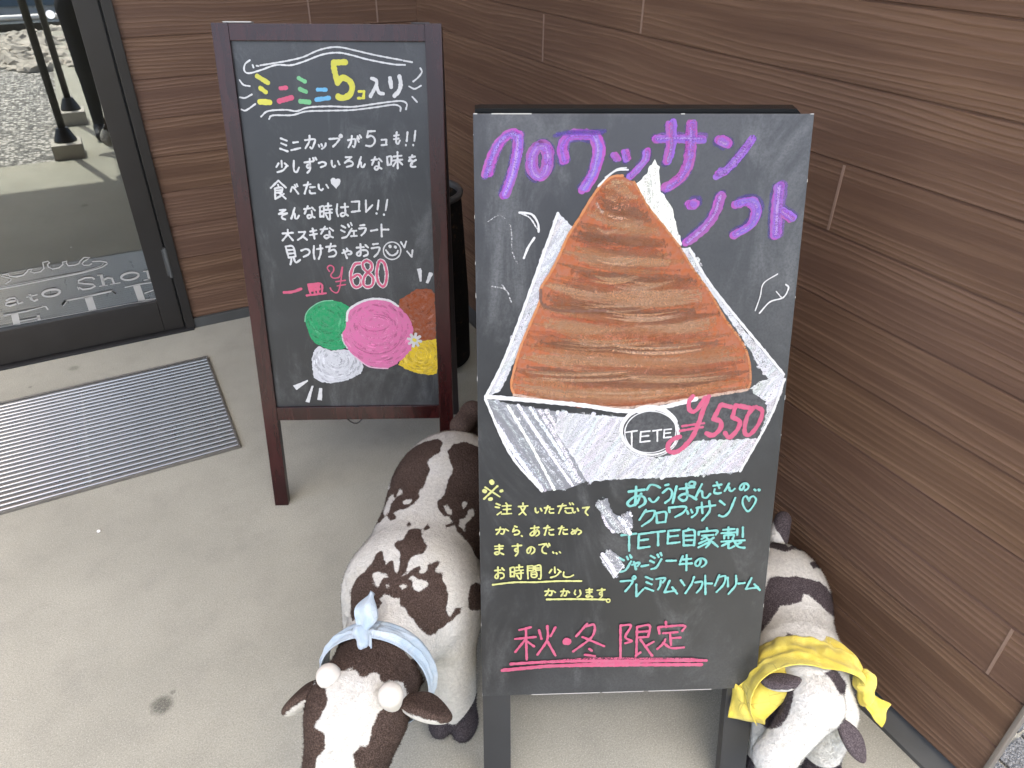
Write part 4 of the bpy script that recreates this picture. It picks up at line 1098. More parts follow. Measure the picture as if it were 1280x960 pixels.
def inside(p, poly):
    r = False; n = len(poly); x, y = p
    for i in range(n):
        (x0, y0), (x1, y1) = poly[i], poly[i - 1]
        if (y0 > y) != (y1 > y) and x < (x1 - x0) * (y - y0) / (y1 - y0) + x0: r = not r
    return r
def spans(poly, p0, dr, n=160, L=.8):
    """inside stretches of a line through a polygon"""
    res = []; cur_ = None
    for i in range(n + 1):
        t = -L / 2 + L * i / n; q = (p0[0] + dr[0] * t, p0[1] + dr[1] * t)
        if inside(q, poly):
            if cur_ is None: cur_ = [t, t]
            cur_[1] = t
        elif cur_: res.append(cur_); cur_ = None
    if cur_: res.append(cur_)
    return [((p0[0] + dr[0] * a, p0[1] + dr[1] * a), (p0[0] + dr[0] * b, p0[1] + dr[1] * b)) for a, b in res if b - a > .006]
def hatch(ck, poly, ang, gap, wd, c, cov, jit=.3):
    xs = [p[0] for p in poly]; ys = [p[1] for p in poly]; cx, cy = sum(xs) / len(xs), sum(ys) / len(ys); ext = max(max(xs) - min(xs), max(ys) - min(ys))
    t = -ext
    while t < ext:
        a = ang + rnd.uniform(-.05, .05); dr = (math.cos(a), math.sin(a)); nn = (-math.sin(ang), math.cos(ang))
        for A, B in spans(poly, (cx + nn[0] * t, cy + nn[1] * t), dr, 120, ext * 2.2):
            A = Vector(A); B = Vector(B); e = (B - A).normalized(); A = A + e * rnd.uniform(-.004, .008); B = B - e * rnd.uniform(-.004, .008)
            mid = A.lerp(B, .5) + Vector((-e.y, e.x)) * rnd.uniform(-.003, .003)
            ck.stroke([A, mid, B], wd * rnd.uniform(1 - jit, 1 + jit), tuple(min(1, x * rnd.uniform(.92, 1.05)) for x in c), cov * rnd.uniform(.75, 1.1), None, .25)
        t += gap * rnd.uniform(.7, 1.3)
def grow(polyp, f):
    cx = sum(p[0] for p in polyp) / len(polyp); cy = sum(p[1] for p in polyp) / len(polyp)
    return [(cx + (x - cx) * f, cy + (y - cy) * f) for x, y in polyp]
def swirl(ck, poly, c, n, wd, seed):
    """brushy curved dabs inside a scoop of ice cream"""
    r_ = random.Random(seed); xs = [p[0] for p in poly]; ys = [p[1] for p in poly]
    cx, cy = sum(xs) / len(xs), sum(ys) / len(ys) + (max(ys) - min(ys)) * .12
    for i in range(n):
        for _ in range(30):
            x = r_.uniform(min(xs), max(xs)); y = r_.uniform(min(ys), max(ys))
            if inside((x, y), grow(poly, .93)): break
        rr = math.hypot(x - cx, y - cy); a = math.atan2(y - cy, x - cx); da = r_.uniform(.15, .5) * .02 / max(rr, .012)
        P = [(cx + rr * math.cos(a + da * q), cy + rr * math.sin(a + da * q)) for q in (-1, 0, 1)]
        P = [p if inside(p, poly) else (x, y) for p in P]
        k_ = r_.choice([.72, .82, .9, 1.08, 1.15, 1.25]); lift_ = r_.uniform(0, .05) if k_ > 1 else 0
        ck.stroke(P, wd * r_.uniform(.5, 1.3), tuple(min(1, v * k_ + lift_) for v in c), r_.uniform(.4, .7), None, .2, 1)
def draw_chalk(board, parent, fn):
    lv = 0
    for (b, grp), txt in CHALK.items():
        if b != board: continue
        ck = Chalk(fn); ck.k = lv
        rows = [[float(q) for q in r.split(',')] for r in txt.split('\n')]
        for r in rows:
            ci, wd, cov = int(r[0]), r[1] * 1e-4, r[2]; pts = [(r[i] * 1e-4, r[i + 1] * 1e-4) for i in range(4, len(r), 2)]
            c = PAL[ci]
            if wd > 0 and ci in (8, 9, 10, 11) and grp.startswith('title'):      # rubbed pastel: several passes side by side
                n_p = {8: 2, 9: 4, 10: 3, 11: 2}[ci]
                for q in range(n_p):
                    o_ = (q / (n_p - 1) - .5) * .5 * wd; dx, dy = o_ * rnd.uniform(.6, 1), o_ * rnd.uniform(-.3, 1); cm = PAL[rnd.choice({8: [8, 8, 10], 9: [9, 9, 10, 9], 10: [10, 9, 10], 11: [11, 10]}[ci])]
                    ck.stroke([(px_ + dx + rnd.uniform(-.001, .001), py_ + dy + rnd.uniform(-.001, .001)) for px_, py_ in pts], wd * rnd.uniform(.5, .75), tuple(v * rnd.uniform(.85, 1.15) for v in cm), cov * rnd.uniform(.62, 1.0) if ci != 8 else 2.45, None, .14)
                continue
            if wd > 0: ck.stroke(pts, wd, c, cov); continue
            if ci == 25: pastry(ck, pts)
            elif ci == 22:
                ck.poly(pts, c, .64); hatch(ck, pts, R(62), .0055, .007, c, .62); hatch(ck, pts, R(42), .008, .006, c, .5)
            elif ci == 23:
                ck.poly(pts, tuple(v * .42 for v in c), cov + .45)
                hatch(ck, pts, R(128), .0058, .0065, (.42, .43, .45), .5)
                hatch(ck, pts, R(120), .012, .006, (.56, .57, .58), .6)
            elif ci == 24: ck.poly(pts, c, 1.2, None, .002)
            elif ci in (12, 13, 14, 15, 16):
                ck.poly(pts, c, 1.2, None, .0015)
                swirl(ck, pts, c, {12: 90, 13: 30, 14: 110, 15: 110, 16: 150}[ci], .006, ci)
                if ci == 16:
                    cx = sum(p[0] for p in pts) / len(pts); cy = sum(p[1] for p in pts) / len(pts)
                    for i, (rx, ry, oy, f) in enumerate(((.030, .014, .034, 1.35), (.042, .022, .03, .78), (.055, .034, .02, 1.2), (.074, .06, -.002, .72))):
                        for s0, s1 in ((3.3, 5.2), (4.6, 6.1), (.4, 1.6)):
                            a0 = s0 + rnd.uniform(-.3, .3); a1 = s1 + rnd.uniform(-.3, .3)
                            ck.stroke([(cx + rx * math.cos(a0 + (a1 - a0) * q / 6), cy + oy + ry * math.sin(a0 + (a1 - a0) * q / 6)) for q in range(7)], .0035, tuple(min(1, v * f + (.04 if f > 1 else 0)) for v in c), .55, None, .3, 1)
            elif ci == 21:
                ck.poly(pts, c, 1.2, None, .0015); hatch(ck, pts, R(100), .005, .004, (.40, .41, .35), .45)
            else: ck.poly(pts, c, cov * 1.2, None, .0005)
        ck.build(grp.split('#')[0], parent); lv = ck.k
def pastry(ck, pts):
    ck.poly(pts, PAL[25], 1.3, None, .0012)
    r_ = random.Random(11); ys = [p[1] for p in pts]; y0, y1 = min(ys), max(ys)
    cols = [(.34, .17, .082), (.34, .185, .10), (.20, .076, .032), (.17, .066, .03), (.30, .08, .03), (.30, .10, .04), (.27, .105, .043), (.21, .08, .036), (.29, .072, .027), (.33, .14, .058)]
    for i in range(520):
        t = r_.random() ** .8; y = y1 + (y0 - y1) * t
        sp = spans(pts, (.28, y), (1, 0), 120, .6)
        if not sp: continue
        (xa, _), (xb, _) = sp[0][0], sp[-1][1]; wd = xb - xa; L = wd * r_.uniform(.18, .55); xc = r_.uniform(xa + L / 2, xb - L / 2)
        sag = .10 * wd
        def yy(x): u = (x - (xa + xb) / 2) / (wd / 2 + 1e-6); return y - sag * (1 - u * u) * .5 - .018 * u * (1 - t) + .02 * (1 - t) * 0
        P = [(xc + L * (q / 5 - .5), yy(xc + L * (q / 5 - .5)) + r_.uniform(-.0008, .0008)) for q in range(6)]
        if not all(inside(p, pts) for p in P): continue
        band = math.sin(t * 44 + r_.uniform(-.5, .5))
        c = r_.choice(cols[:2] + cols[9:] if band > .55 else cols[2:4] + cols[7:8] if band < -.6 else cols[4:])
        ck.stroke(P, r_.uniform(.006, .017), c, 2 + r_.uniform(.28, .6), None, .25, 1)
    # pale highlights
    for (fx, ft, L) in ((.52, .80, .10), (.50, .66, .13), (.42, .58, .12), (.62, .55, .12), (.40, .46, .16), (.60, .42, .16), (.35, .30, .16), (.62, .28, .18), (.3, .16, .2), (.66, .14, .2), (.45, .07, .2)):
        y = y0 + (y1 - y0) * ft; sp = spans(pts, (.28, y), (1, 0), 120, .6)
        if not sp: continue
        xa, xb = sp[0][0][0], sp[-1][1][0]; xc = xa + (xb - xa) * fx; L *= (xb - xa)
        for q in range(5):
            yo = r_.uniform(-.008, .008); xo = r_.uniform(-.02, .02)
            P = [(xc + xo + L * 2.2 * (a / 4 - .5), y + yo - .006 * (1 - (a / 2 - 1) ** 2)) for a in range(5)]
            if all(inside(p, pts) for p in P): ck.stroke(P, r_.uniform(.002, .006), r_.choice([(.40, .23, .12), (.38, .21, .105), (.42, .27, .17)]), 2 + r_.uniform(.3, .55), None, .25, 1)
    ck.poly([(p[0], p[1]) for p in grow([(.243, 1.252), (.258, 1.243), (.262, 1.228), (.25, 1.215), (.235, 1.218), (.228, 1.23)], 1)], (.38, .17, .10), .42)

# ------------------------------------------------------------------ the two A-frame boards
def board_fn(tilt):
    s, c = math.sin(tilt), math.cos(tilt)
    return lambda u, v, d: (u, v * s - d * c, v * c + d * s)
# brown framed board
x, y, yaw, tilt, W_, H_ = 0.1766, 1.8697, -0.4552, 0.2023, 0.5669, 1.3697
bl = empty('menu_board', (x, y, 0), yaw, 'tall brown wood framed chalkboard with ice cream scoops and 680 yen, beside the door', 'sign board')
f = board_fn(tilt)
def bb(name, u0, u1, v0, v1, d0, d1, mat, par, bev=.0015): return MB(f).box(u0, u1, v0, v1, d0, d1).build(name, mat, par, False, bev)
# box() order is x,y,z so v plays y and d plays z here
bb('post', 0, .0415, 0, H_, -.026, 0, M_MAHO, bl); bb('post', W_ - .0415, W_, 0, H_ + .001, -.026, 0, M_MAHO, bl)
bb('rail', .0420, W_ - .0420, 1.3295, H_ - .001, -.025, -.001, M_MAHO, bl); bb('rail', .0420, W_ - .0420, .293, .3345, -.025, -.001, M_MAHO, bl)
pl = bb('chalkboard', .0405, W_ - .0405, .333, 1.331, -.018, -.010, M_SLATE1, bl, 0)
draw_chalk('L', pl, lambda u, v, d: f(u, v, d - .0098))
tp = bb('hinge', .028, .098, H_ + .0005, H_ + .004, -.03, -.004, M_WORN, bl); bb('hinge', W_ - .075, W_ - .03, H_ - .0005, H_ + .004, -.03, -.004, M_DARKWOOD, bl)
sT, cT = math.sin(tilt), math.cos(tilt); yt = H_ * sT + .030; zt = H_ * cT - .004; yb_ = .478
def fr(u, t, d):   # rear frame: t from the foot (0) to the top (1), d towards the back
    L = math.hypot(yb_ - yt, zt); sy, sz = (yt - yb_) / L, zt / L
    return (u, yb_ + sy * t * L + d * sz, sz * t * L - d * sy)
rp = empty('x')
bpy.data.objects.remove(rp)
def rb(name, u0, u1, t0, t1, d0, d1, mat, par): return MB(fr).box(u0, u1, t0, t1, d0, d1).build(name, mat, par, False, .0015)
rb('rear_post', 0, .04, 0, .99, 0, .024, M_DARKWOOD, bl); rb('rear_post', W_ - .04, W_, 0, .99, 0, .024, M_DARKWOOD, bl)
rb('rear_rail', .0405, W_ - .0405, .955, .985, 0, .024, M_DARKWOOD, bl); rb('rear_rail', .0405, W_ - .0405, .22, .25, 0, .024, M_DARKWOOD, bl)
rb('rear_panel', .0405, W_ - .0405, .251, .954, .006, .016, M_BLACKEDGE, bl)
cd = MB(); uc = .272
cd.tube([(uc - .033 + .062 * q / 8, .293 * sT + .012 + .02 * q / 8, .293 * cT + .004 - .034 * math.sin(math.pi * q / 8)) for q in range(9)], .0022, 8); cd.build('cord', plain('dark_cord', (.05, .045, .04), .6), bl, True)
hk = MB(); hk.tube([f(uc - .034, .300, -.012), f(uc - .034, .289, -.012)], .004, 8); hk.build('hook', M_WORN, bl, True)

# black frameless board
x, y, yaw, tilt, W_, H_ = 0.3519, 0.747, -0.4529, 0.3041, 0.5615, 1.3749
br = empty('menu_board', (x, y, 0), yaw, 'black frameless chalkboard with a big pastry drawing and 550 yen, between the toy cows', 'sign board')
f = board_fn(tilt); PB = .2620
pl = bb('chalkboard', 0, W_, PB, H_, -.013, 0, M_SLATE2, br, .0012)
draw_chalk('R', pl, lambda u, v, d: f(u, v, d - .0003))
bb('leg', 0.001, .0575, 0, PB - .0005, -.030, -.004, M_LEG, br); bb('leg', W_ - .0575, W_ - .001, 0, PB - .0005, -.030, -.004, M_LEG, br)
# worn paint along the panel's edges
we = MB(f); rr = random.Random(5)
for (a, b) in ((.03, .095), (.34, .346), (.555, .5608), (.001, .007)): we.box(a, b, H_ - .0012, H_ + .0004, -.004, .0005)
for (a, b) in ((.10, .24), (.245, .33), (.34, .47)): we.box(a, b, PB - .0005, PB + .0010, -.004, .0004)
for (u0) in (-.0004, W_ - .0006):
    v = PB
    while v < H_ - .02:
        L = rr.uniform(.001, .009); we.box(u0, u0 + .0008, v, v + L, -.003, .0004); v += L + rr.uniform(.03, .2)
we.build('worn_edge', M_WORN, pl)['kind'] = 'stuff'
sT, cT = math.sin(tilt), math.cos(tilt); yt = H_ * sT + .017; zt = H_ * cT + .004; yb_ = yt + .10
rpn = MB(fr)
tb0 = .26; hwid = W_ - .012
# rear leaf with rounded upper corners
prof = [(.003, tb0), (hwid, tb0), (hwid, .985), (hwid - .003, .994), (hwid - .012, 1.0), (.012, 1.0), (.003, .999)]
n_ = len(prof); rpn.add([(u, t, 0) for u, t in prof] + [(u, t, .022) for u, t in prof], [tuple(range(n_)), tuple(range(2 * n_ - 1, n_ - 1, -1))] + [(i, i + n_, (i + 1) % n_ + n_, (i + 1) % n_) for i in range(n_)])
rpn.build('rear_panel', M_BLACKEDGE, br)
rb('rear_leg', .002, .058, 0, tb0 - .001, 0, .022, M_LEG, br); rb('rear_leg', W_ - .058, W_ - .002, 0, tb0 - .001, 0, .022, M_LEG, br)

# ------------------------------------------------------------------ soft toys: signed distance shapes meshed with surface nets
def smin(a, b, k): h = np.clip(.5 + .5 * (b - a) / k, 0, 1); return b + (a - b) * h - k * h * (1 - h)
def d_cap(P, a, b, r1, r2):
    a = np.array(a, float); b = np.array(b, float); pa = P - a; ba = b - a; h = np.clip(pa @ ba / (ba @ ba), 0, 1)
    return np.linalg.norm(pa - h[..., None] * ba, axis=-1) - (r1 + (r2 - r1) * h)
def d_ell(P, c, r, rot=None):
    q = P - np.array(c, float)
    if rot is not None: q = q @ np.array(rot)
    r = np.array(r, float); k0 = np.linalg.norm(q / r, axis=-1); k1 = np.linalg.norm(q / (r * r), axis=-1) + 1e-9
    return k0 * (k0 - 1) / k1
def nets(fn, lo, hi, h):
    lo = np.array(lo, float); n = np.ceil((np.array(hi) - lo) / h).astype(int) + 1
    ax = [lo[i] + h * np.arange(n[i]) for i in range(3)]
    G = np.stack(np.meshgrid(*ax, indexing='ij'), -1); D = fn(G)
    S = D < 0; cs = [(i, j, k) for i in (0, 1) for j in (0, 1) for k in (0, 1)]
    def sh(A, c): return A[c[0]:A.shape[0] - 1 + c[0], c[1]:A.shape[1] - 1 + c[1], c[2]:A.shape[2] - 1 + c[2]]
    cnt = sum(sh(S, c).astype(int) for c in cs); act = (cnt > 0) & (cnt < 8)
    acc = np.zeros(act.shape + (3,)); num = np.zeros(act.shape)
    for c in cs:
        for a in range(3):
            if c[a] == 0:
                e = list(c); e[a] = 1; d0 = sh(D, c); d1 = sh(D, e); x = (d0 < 0) != (d1 < 0)
                t = np.where(x, d0 / np.where(d0 - d1 == 0, 1, d0 - d1), 0)
                p = np.zeros(act.shape + (3,)); p[...] = c; p[..., a] += t
                acc += p * x[..., None]; num += x
    idx = -np.ones(act.shape, int); idx[act] = np.arange(act.sum())
    I = np.argwhere(act); V = lo + h * (I + acc[act] / num[act][:, None]); F = []
    for a in range(3):
        b, c = (a + 1) % 3, (a + 2) % 3
        s0 = [slice(None)] * 3; s1 = [slice(None)] * 3; s0[a] = slice(0, -1); s1[a] = slice(1, None)
        A0 = S[tuple(s0)]; A1 = S[tuple(s1)]
        E = np.argwhere(A0 != A1); E = E[(E[:, b] > 0) & (E[:, c] > 0) & (E[:, b] < n[b] - 1) & (E[:, c] < n[c] - 1)]
        fl = A0[tuple(E.T)]; q = []
        for db, dc in ((1, 1), (0, 1), (0, 0), (1, 0)):
            e = E.copy(); e[:, b] -= db; e[:, c] -= dc; q.append(idx[tuple(e.T)])
        q = np.stack(q, 1); q[~fl] = q[~fl][:, ::-1]; F.append(q)
    return V, np.concatenate(F)
def soft(name, fn, lo, hi, h, mat, parent, patch=None, hoof=None, pile=0):
    V, F = nets(fn, lo, hi, h); o = obj(name, V.tolist(), F.tolist(), getattr(mat, 'skin', mat), parent, True)
    for nm, g_ in (('patch', patch), ('hoof', hoof)):
        at = o.data.attributes.new(nm, 'FLOAT', 'POINT'); at.data.foreach_set('value', (g_(V) if g_ else np.full(len(V), -1.0)).astype(np.float32))
    if pile: plush(o, V, F, pile, mat, patch, hoof, parent)
    return o
def plush(body, V, F, n, mat, patch, hoof, parent):
    """short combed pile: thin blades rooted in the plush, shaded with the skin's normal"""
    g = np.random.default_rng(4); Q = V[F]; nn = np.cross(Q[:, 2] - Q[:, 0], Q[:, 3] - Q[:, 1]); ar = np.linalg.norm(nn, axis=1) + 1e-12; nn /= ar[:, None]
    f = g.choice(len(F), n, p=ar / ar.sum()); u, v = g.random((2, n, 1)); q = Q[f]
    P = (q[:, 0] * (1 - u) + q[:, 1] * u) * (1 - v) + (q[:, 3] * (1 - u) + q[:, 2] * u) * v; N = nn[f]
    keep = P[:, 2] > .012; P, N = P[keep], N[keep]; n = len(P)
    comb = np.array([0, -.55, -.35]) + g.normal(0, .45, (n, 3)); D = N * .75 + (comb - N * (comb * N).sum(1)[:, None]); D /= np.linalg.norm(D, axis=1)[:, None]
    S_ = np.cross(D, g.normal(0, 1, (n, 3))); S_ /= np.linalg.norm(S_, axis=1)[:, None]
    L = g.uniform(.0035, .0075, (n, 1)); Wd = g.uniform(.00045, .0008, (n, 1)); B0 = P - N * .001
    W3 = np.stack([B0 - S_ * Wd, B0 + S_ * Wd, B0 + D * L], 1).reshape(-1, 3)
    me = bpy.data.meshes.new('plush_pile'); me.vertices.add(3 * n); me.vertices.foreach_set('co', W3.astype(np.float32).ravel()); me.loops.add(3 * n); me.polygons.add(n)
    me.loops.foreach_set('vertex_index', np.arange(3 * n, dtype=np.int32)); me.polygons.foreach_set('loop_start', np.arange(0, 3 * n, 3, dtype=np.int32)); me.update(); me.validate()
    for nm, g_ in (('patch', patch), ('hoof', hoof)):
        at = me.attributes.new(nm, 'FLOAT', 'POINT'); val = g_(P) if g_ else np.full(n, -1.0); at.data.foreach_set('value', np.repeat(val, 3).astype(np.float32))
    at = me.attributes.new('skin', 'FLOAT_VECTOR', 'POINT'); at.data.foreach_set('vector', np.repeat(N + D * .5, 3, axis=0).astype(np.float32).ravel())
    at = me.attributes.new('tone', 'FLOAT', 'POINT'); at.data.foreach_set('value', np.repeat(g.uniform(.85, 1.2, n), 3).astype(np.float32))
    me.materials.append(mat.pile); o = bpy.data.objects.new('plush_pile', me); col.objects.link(o); o.parent = parent; o['kind'] = 'stuff'
def poly_sd(P, poly):
    """signed distance, positive inside"""
    poly = np.array(poly, float); d = np.full(len(P), 1e9); ins = np.zeros(len(P), bool)
    for i in range(len(poly)):
        a, b = poly[i - 1], poly[i]; e = b - a; w_ = P - a; t = np.clip((w_ @ e) / max(e @ e, 1e-12), 0, 1); d = np.minimum(d, np.linalg.norm(w_ - t[:, None] * e, axis=1))
        c = ((a[1] > P[:, 1]) != (b[1] > P[:, 1])); ins ^= c & (P[:, 0] < (b[0] - a[0]) * (P[:, 1] - a[1]) / (b[1] - a[1] + 1e-12) + a[0])
    return np.where(ins, d, -d)
PATCH = {'cow1':([0.2161,-0.6273,-0.7482],[(1,[-31,498,-11,510,23,521,64,523,71,504,62,478,38,463,28,454,30,429,18,405,12,389,-1,381,-1,364,-13,349,-30,341,-47,337,-60,333,-56,318,-69,316,-81,332,-90,320,-107,316,-127,289,-152,274,-137,317,-111,362,-85,400,-70,409,-63,448,-52,482]),(-1,[-83,333,-87,348,-79,367,-71,386,-61,386,-58,373,-69,356,-72,341]),(-1,[-53,377,-45,393,-38,390,-40,380]),(-1,[-40,358,-30,363,-19,357,-25,349,-37,351]),(1,[80,479,97,497,127,505,162,487,219,451,233,377,240,210,118,204,109,210,97,241,83,261,72,272,70,285,53,284,46,278,50,291,66,292,60,307,48,308,38,327,38,345,55,362,62,380,75,408,86,426,80,457]),(-1,[48,335,56,334,67,322,66,313,58,316]),(-1,[96,341,107,345,107,336,95,325]),(-1,[78,284,82,297,94,301,105,318,118,324,120,313,108,296,94,288,89,271]),(1,[-31,286,-19,288,-6,282,-5,268,1,253,3,243,-5,234,-20,230,-32,226,-40,214,-47,198,-59,189,-61,196,-55,218,-54,240,-65,253,-63,261,-46,267,-37,278]),(1,[-37,298,-31,305,-25,299,-28,290,-35,290]),(1,[0,282,6,293,12,293,12,285,4,278]),(1,[-100,245,-91,246,-87,226,-84,207,-79,222,-69,222,-67,197,-59,189,-50,191,-30,203,-19,209,-12,201,-21,191,-6,193,0,207,19,212,28,208,16,200,16,190,27,186,27,171,35,147,30,128,27,111,35,99,47,118,59,116,57,106,45,101,37,91,9,79,-10,72,-20,78,-36,101,-45,115,-51,126,-60,137,-63,153,-72,149,-81,155,-89,160,-98,156,-94,145,-112,131,-137,124,-154,119,-161,132,-161,152,-162,174,-147,198,-130,210,-112,226]),(-1,[-110,201,-102,204,-87,200,-79,192,-89,191,-95,180,-103,175,-110,183]),(-1,[-43,185,-32,187,-25,181,-11,178,-3,171,-9,165,-21,156,-31,161,-35,172,-31,178]),(-1,[-60,171,-49,174,-44,169,-54,165]),(-1,[-87,175,-81,180,-79,170,-85,170]),(1,[76,143,84,157,98,161,112,150,107,101,92,104,73,107,74,125]),(1,[-104,80,-97,93,-83,98,-73,95,-64,83,-56,66,-56,60,-78,70,-101,75]),(1,[-40,42,-34,46,-33,32,-37,32]),(1,[-215,58,-205,74,-181,83,-154,96,-130,97,-110,87,-85,73,-60,58,-39,31,-28,-7,-23,-73,-43,-42,-57,-27,-67,7,-88,17,-103,16,-105,30,-114,34,-125,29,-137,32,-143,44,-157,46,-171,43,-176,34,-205,23,-228,33]),(1,[-76,-23,-93,-20,-112,-30,-119,-42,-125,-61,-132,-73,-143,-70,-154,-86,-153,-107,-153,-144,-68,-171,-43,-160,-35,-37,-53,-16]),(1,[-205,28,-196,22,-190,9,-195,-10,-205,-23,-219,-37,-200,-46,-199,-69,-209,-77,-225,-107,-235,-141,-314,-140,-301,21])]),'cow2':([-0.3364,-0.558,-0.7586],[(1,[-100,246,-101,282,-58,305,-21,318,8,322,31,311,49,291,67,264,40,261,12,271,-14,280,-24,275,-18,258,-37,245,-55,230,-60,212,-67,183,-72,159,-106,136,-135,212]),(1,[-36,356,-15,378,17,374,38,354,18,352,-8,357,-24,346]),(1,[-141,350,-124,381,-90,375,-81,396,-34,396,-10,389,-16,380,-48,383,-76,374,-94,355]),(1,[15,92,24,92,27,73,30,47,29,25,24,7,-1,-11,-20,-6,-22,29,-15,62,-8,77,9,92]),(1,[66,138,82,155,110,137,114,114,103,114,91,123,80,133]),(1,[-26,164,-24,182,-12,184,-11,173])])}
def patch_fn(key):
    if key not in PATCH: return lambda V: np.full(len(V), -1.0)
    D, polys = PATCH[key]; D = np.array(D); e1 = np.cross(D, [0, 0, 1.]); e1 /= np.linalg.norm(e1); e2 = np.cross(e1, D)
    def g_(V):
        Q = np.stack([V @ e1, V @ e2], 1); r = np.full(len(V), -1.0)
        for sgn, pl_ in polys:
            d = poly_sd(Q, np.array(pl_).reshape(-1, 2) * .001)
            r = np.maximum(r, d) if sgn > 0 else np.minimum(r, -d)
        return r
    return g_
def ear(parent, mat, name, base, tip, wd, th, up, fold=0.0):
    """flat padded ear: dark plush on top, pale underneath"""
    base = np.array(base, float); tip = np.array(tip, float); a = tip - base; L = np.linalg.norm(a); a /= L
    up = np.array(up, float); up -= a * (up @ a); up /= np.linalg.norm(up); s = np.cross(a, up); Mx = np.stack([a, s, up], 1)
    c = (base + tip) / 2
    def fn(P):
        q = (P - c) @ Mx; t = np.clip(q[..., 0] / L + .5, 0, 1); q = q.copy(); q[..., 2] += fold * (q[..., 0] / L) ** 2 * L - .25 * q[..., 1] ** 2 / wd
        wl = wd * (.55 + .55 * np.sin(np.clip(t, 0, 1) * math.pi * .75 + .25))
        k = np.stack([q[..., 0] / (L * .56), q[..., 1] / wl, q[..., 2] / th], -1); n = np.linalg.norm(k, axis=-1); return (n - 1) * th * .8
    lo = c - L * .5 - wd * 1.6; hi = c + L * .5 + wd * 1.6
    def pt_(V): return ((V - c) @ Mx)[:, 2] - .25 * ((V - c) @ Mx)[:, 1] ** 2 / wd + th * .25 
    return soft(name, fn, lo, hi, .0035, mat, parent, pt_)
class Fur: pass
def fur_pair(*a):
    f = Fur(); f.skin = fur_mat(*a); f.pile = fur_mat(a[0] + '_pile', *a[1:], pile=True); return f
M_FUR1 = fur_pair('brown_white_plush', (.066, .046, .037), (.60, .585, .53))
M_FUR2 = fur_pair('grey_white_plush', (.075, .062, .065), (.68, .67, .615))
M_HORN = plain('horn_felt', (.52, .49, .43), .9, .08, 60, .4)
M_EYE = plain('toy_eye', (.01, .008, .008), .12)
def blob(r, seed, sub=2, sq=(1, 1, .7), rough=.3):
    bm = bmesh.new(); bmesh.ops.create_icosphere(bm, subdivisions=sub, radius=r); q = random.Random(seed); ph = [q.uniform(0, 6.3) for _ in range(6)]
    for v in bm.verts:
        n = v.co / r; k_ = 1 + rough * (math.sin(n.x * 3 + ph[0]) * math.sin(n.y * 3.3 + ph[1]) + .6 * math.sin(n.z * 5 + ph[2]) * math.sin(n.x * 4.4 + ph[3])) + q.uniform(-.08, .08)
        v.co = Vector((v.co.x * sq[0] * k_, v.co.y * sq[1] * k_, v.co.z * sq[2] * k_))
    vs = [tuple(v.co) for v in bm.verts]; fs = [tuple(v.index for v in g_.verts) for g_ in bm.faces]; bm.free(); return vs, fs
def band(name, parent, mat, centre, ax, up, rx, rz_, wid, t0, t1, flare=None, th=.003, seed=1, nu=90, nv=16, fold=.006):
    """a folded neckerchief: a cloth strip wrapped round an elliptic neck (ax = neck axis, up = top of the neck)"""
    q = random.Random(seed); ph = [q.uniform(0, 6.3) for _ in range(8)]
    ax = Vector(ax).normalized(); up = Vector(up); up = (up - ax * up.dot(ax)).normalized(); sd_ = ax.cross(up); c = Vector(centre); V = []; F = []
    for i in range(nu + 1):
        a = t0 + (t1 - t0) * i / nu; f0, f1, dr, tilt_ = flare(a) if flare else (-.5, .5, 0, 0)
        for jx in range(nv + 1):
            v = jx / nv; s = (f0 + (f1 - f0) * v) * wid
            w_ = fold * (math.sin(v * 9 + a * 2.2 + ph[0]) + .7 * math.sin(v * 17 - a * 3.1 + ph[1]) + (.5 * math.sin(a * 11 + v * 5 + ph[2]) + .4 * math.sin(a * 23 - v * 8 + ph[3])) * math.sin(math.pi * v) + 2.2 * (1 - abs(math.sin(v * 7.5 + 1.1 * math.sin(a * 1.4 + ph[4]) + ph[4]))) ** 2 + 1.8 * (1 - abs(math.sin(v * 4.1 - .9 * math.sin(a * 2.3 + ph[5]) + ph[5]))) ** 2 - 1.2)
            w_ *= math.sin(math.pi * v)
            r = 1 + (w_ + dr + tilt_ * (v - .5) + .35 * wid * (.25 - (v - .5) ** 2)) / rx
            p = c + sd_ * (math.sin(a) * rx * r) + up * (math.cos(a) * rz_ * r) + ax * s
            V.append(p)
    for i in range(nu):
        for jx in range(nv): b = i * (nv + 1) + jx; F.append((b, b + 1, b + nv + 2, b + nv + 1))
    o = obj(name, V, F, mat, parent, True)
    md = o.modifiers.new('thickness', 'SOLIDIFY'); md.thickness = th; md.offset = 0
    return o
def flap(name, parent, mat, P, nu=14, nv=10, fold=.004, th=.003, seed=1, leaf=0.0):
    """a loose cloth corner: bilinear patch of four corners with ripples"""
    q = random.Random(seed); ph = [q.uniform(0, 6.3) for _ in range(4)]; A, B, C_, D_ = [Vector(p) for p in P]; V = []; F = []
    n = (B - A).cross(D_ - A).normalized()
    for i in range(nu + 1):
        for jx in range(nv + 1):
            u, v = i / nu, jx / nv; p = A.lerp(B, u).lerp(D_.lerp(C_, u), v)
            V.append(p + n * (fold * (math.sin(u * 7 + ph[0] + v * 3) + .6 * math.sin(v * 11 + ph[1] - u * 4)) + .012 * math.sin(math.pi * u) * math.sin(math.pi * v)) + (B - A).normalized() * leaf * (u - .5) * math.sin(math.pi * min(1, v * 1.12)))
    for i in range(nu):
        for jx in range(nv): b = i * (nv + 1) + jx; F.append((b, b + 1, b + nv + 2, b + nv + 1))
    o = obj(name, V, F, mat, parent, True); md = o.modifiers.new('thickness', 'SOLIDIFY'); md.thickness = th; md.offset = 0
    return o

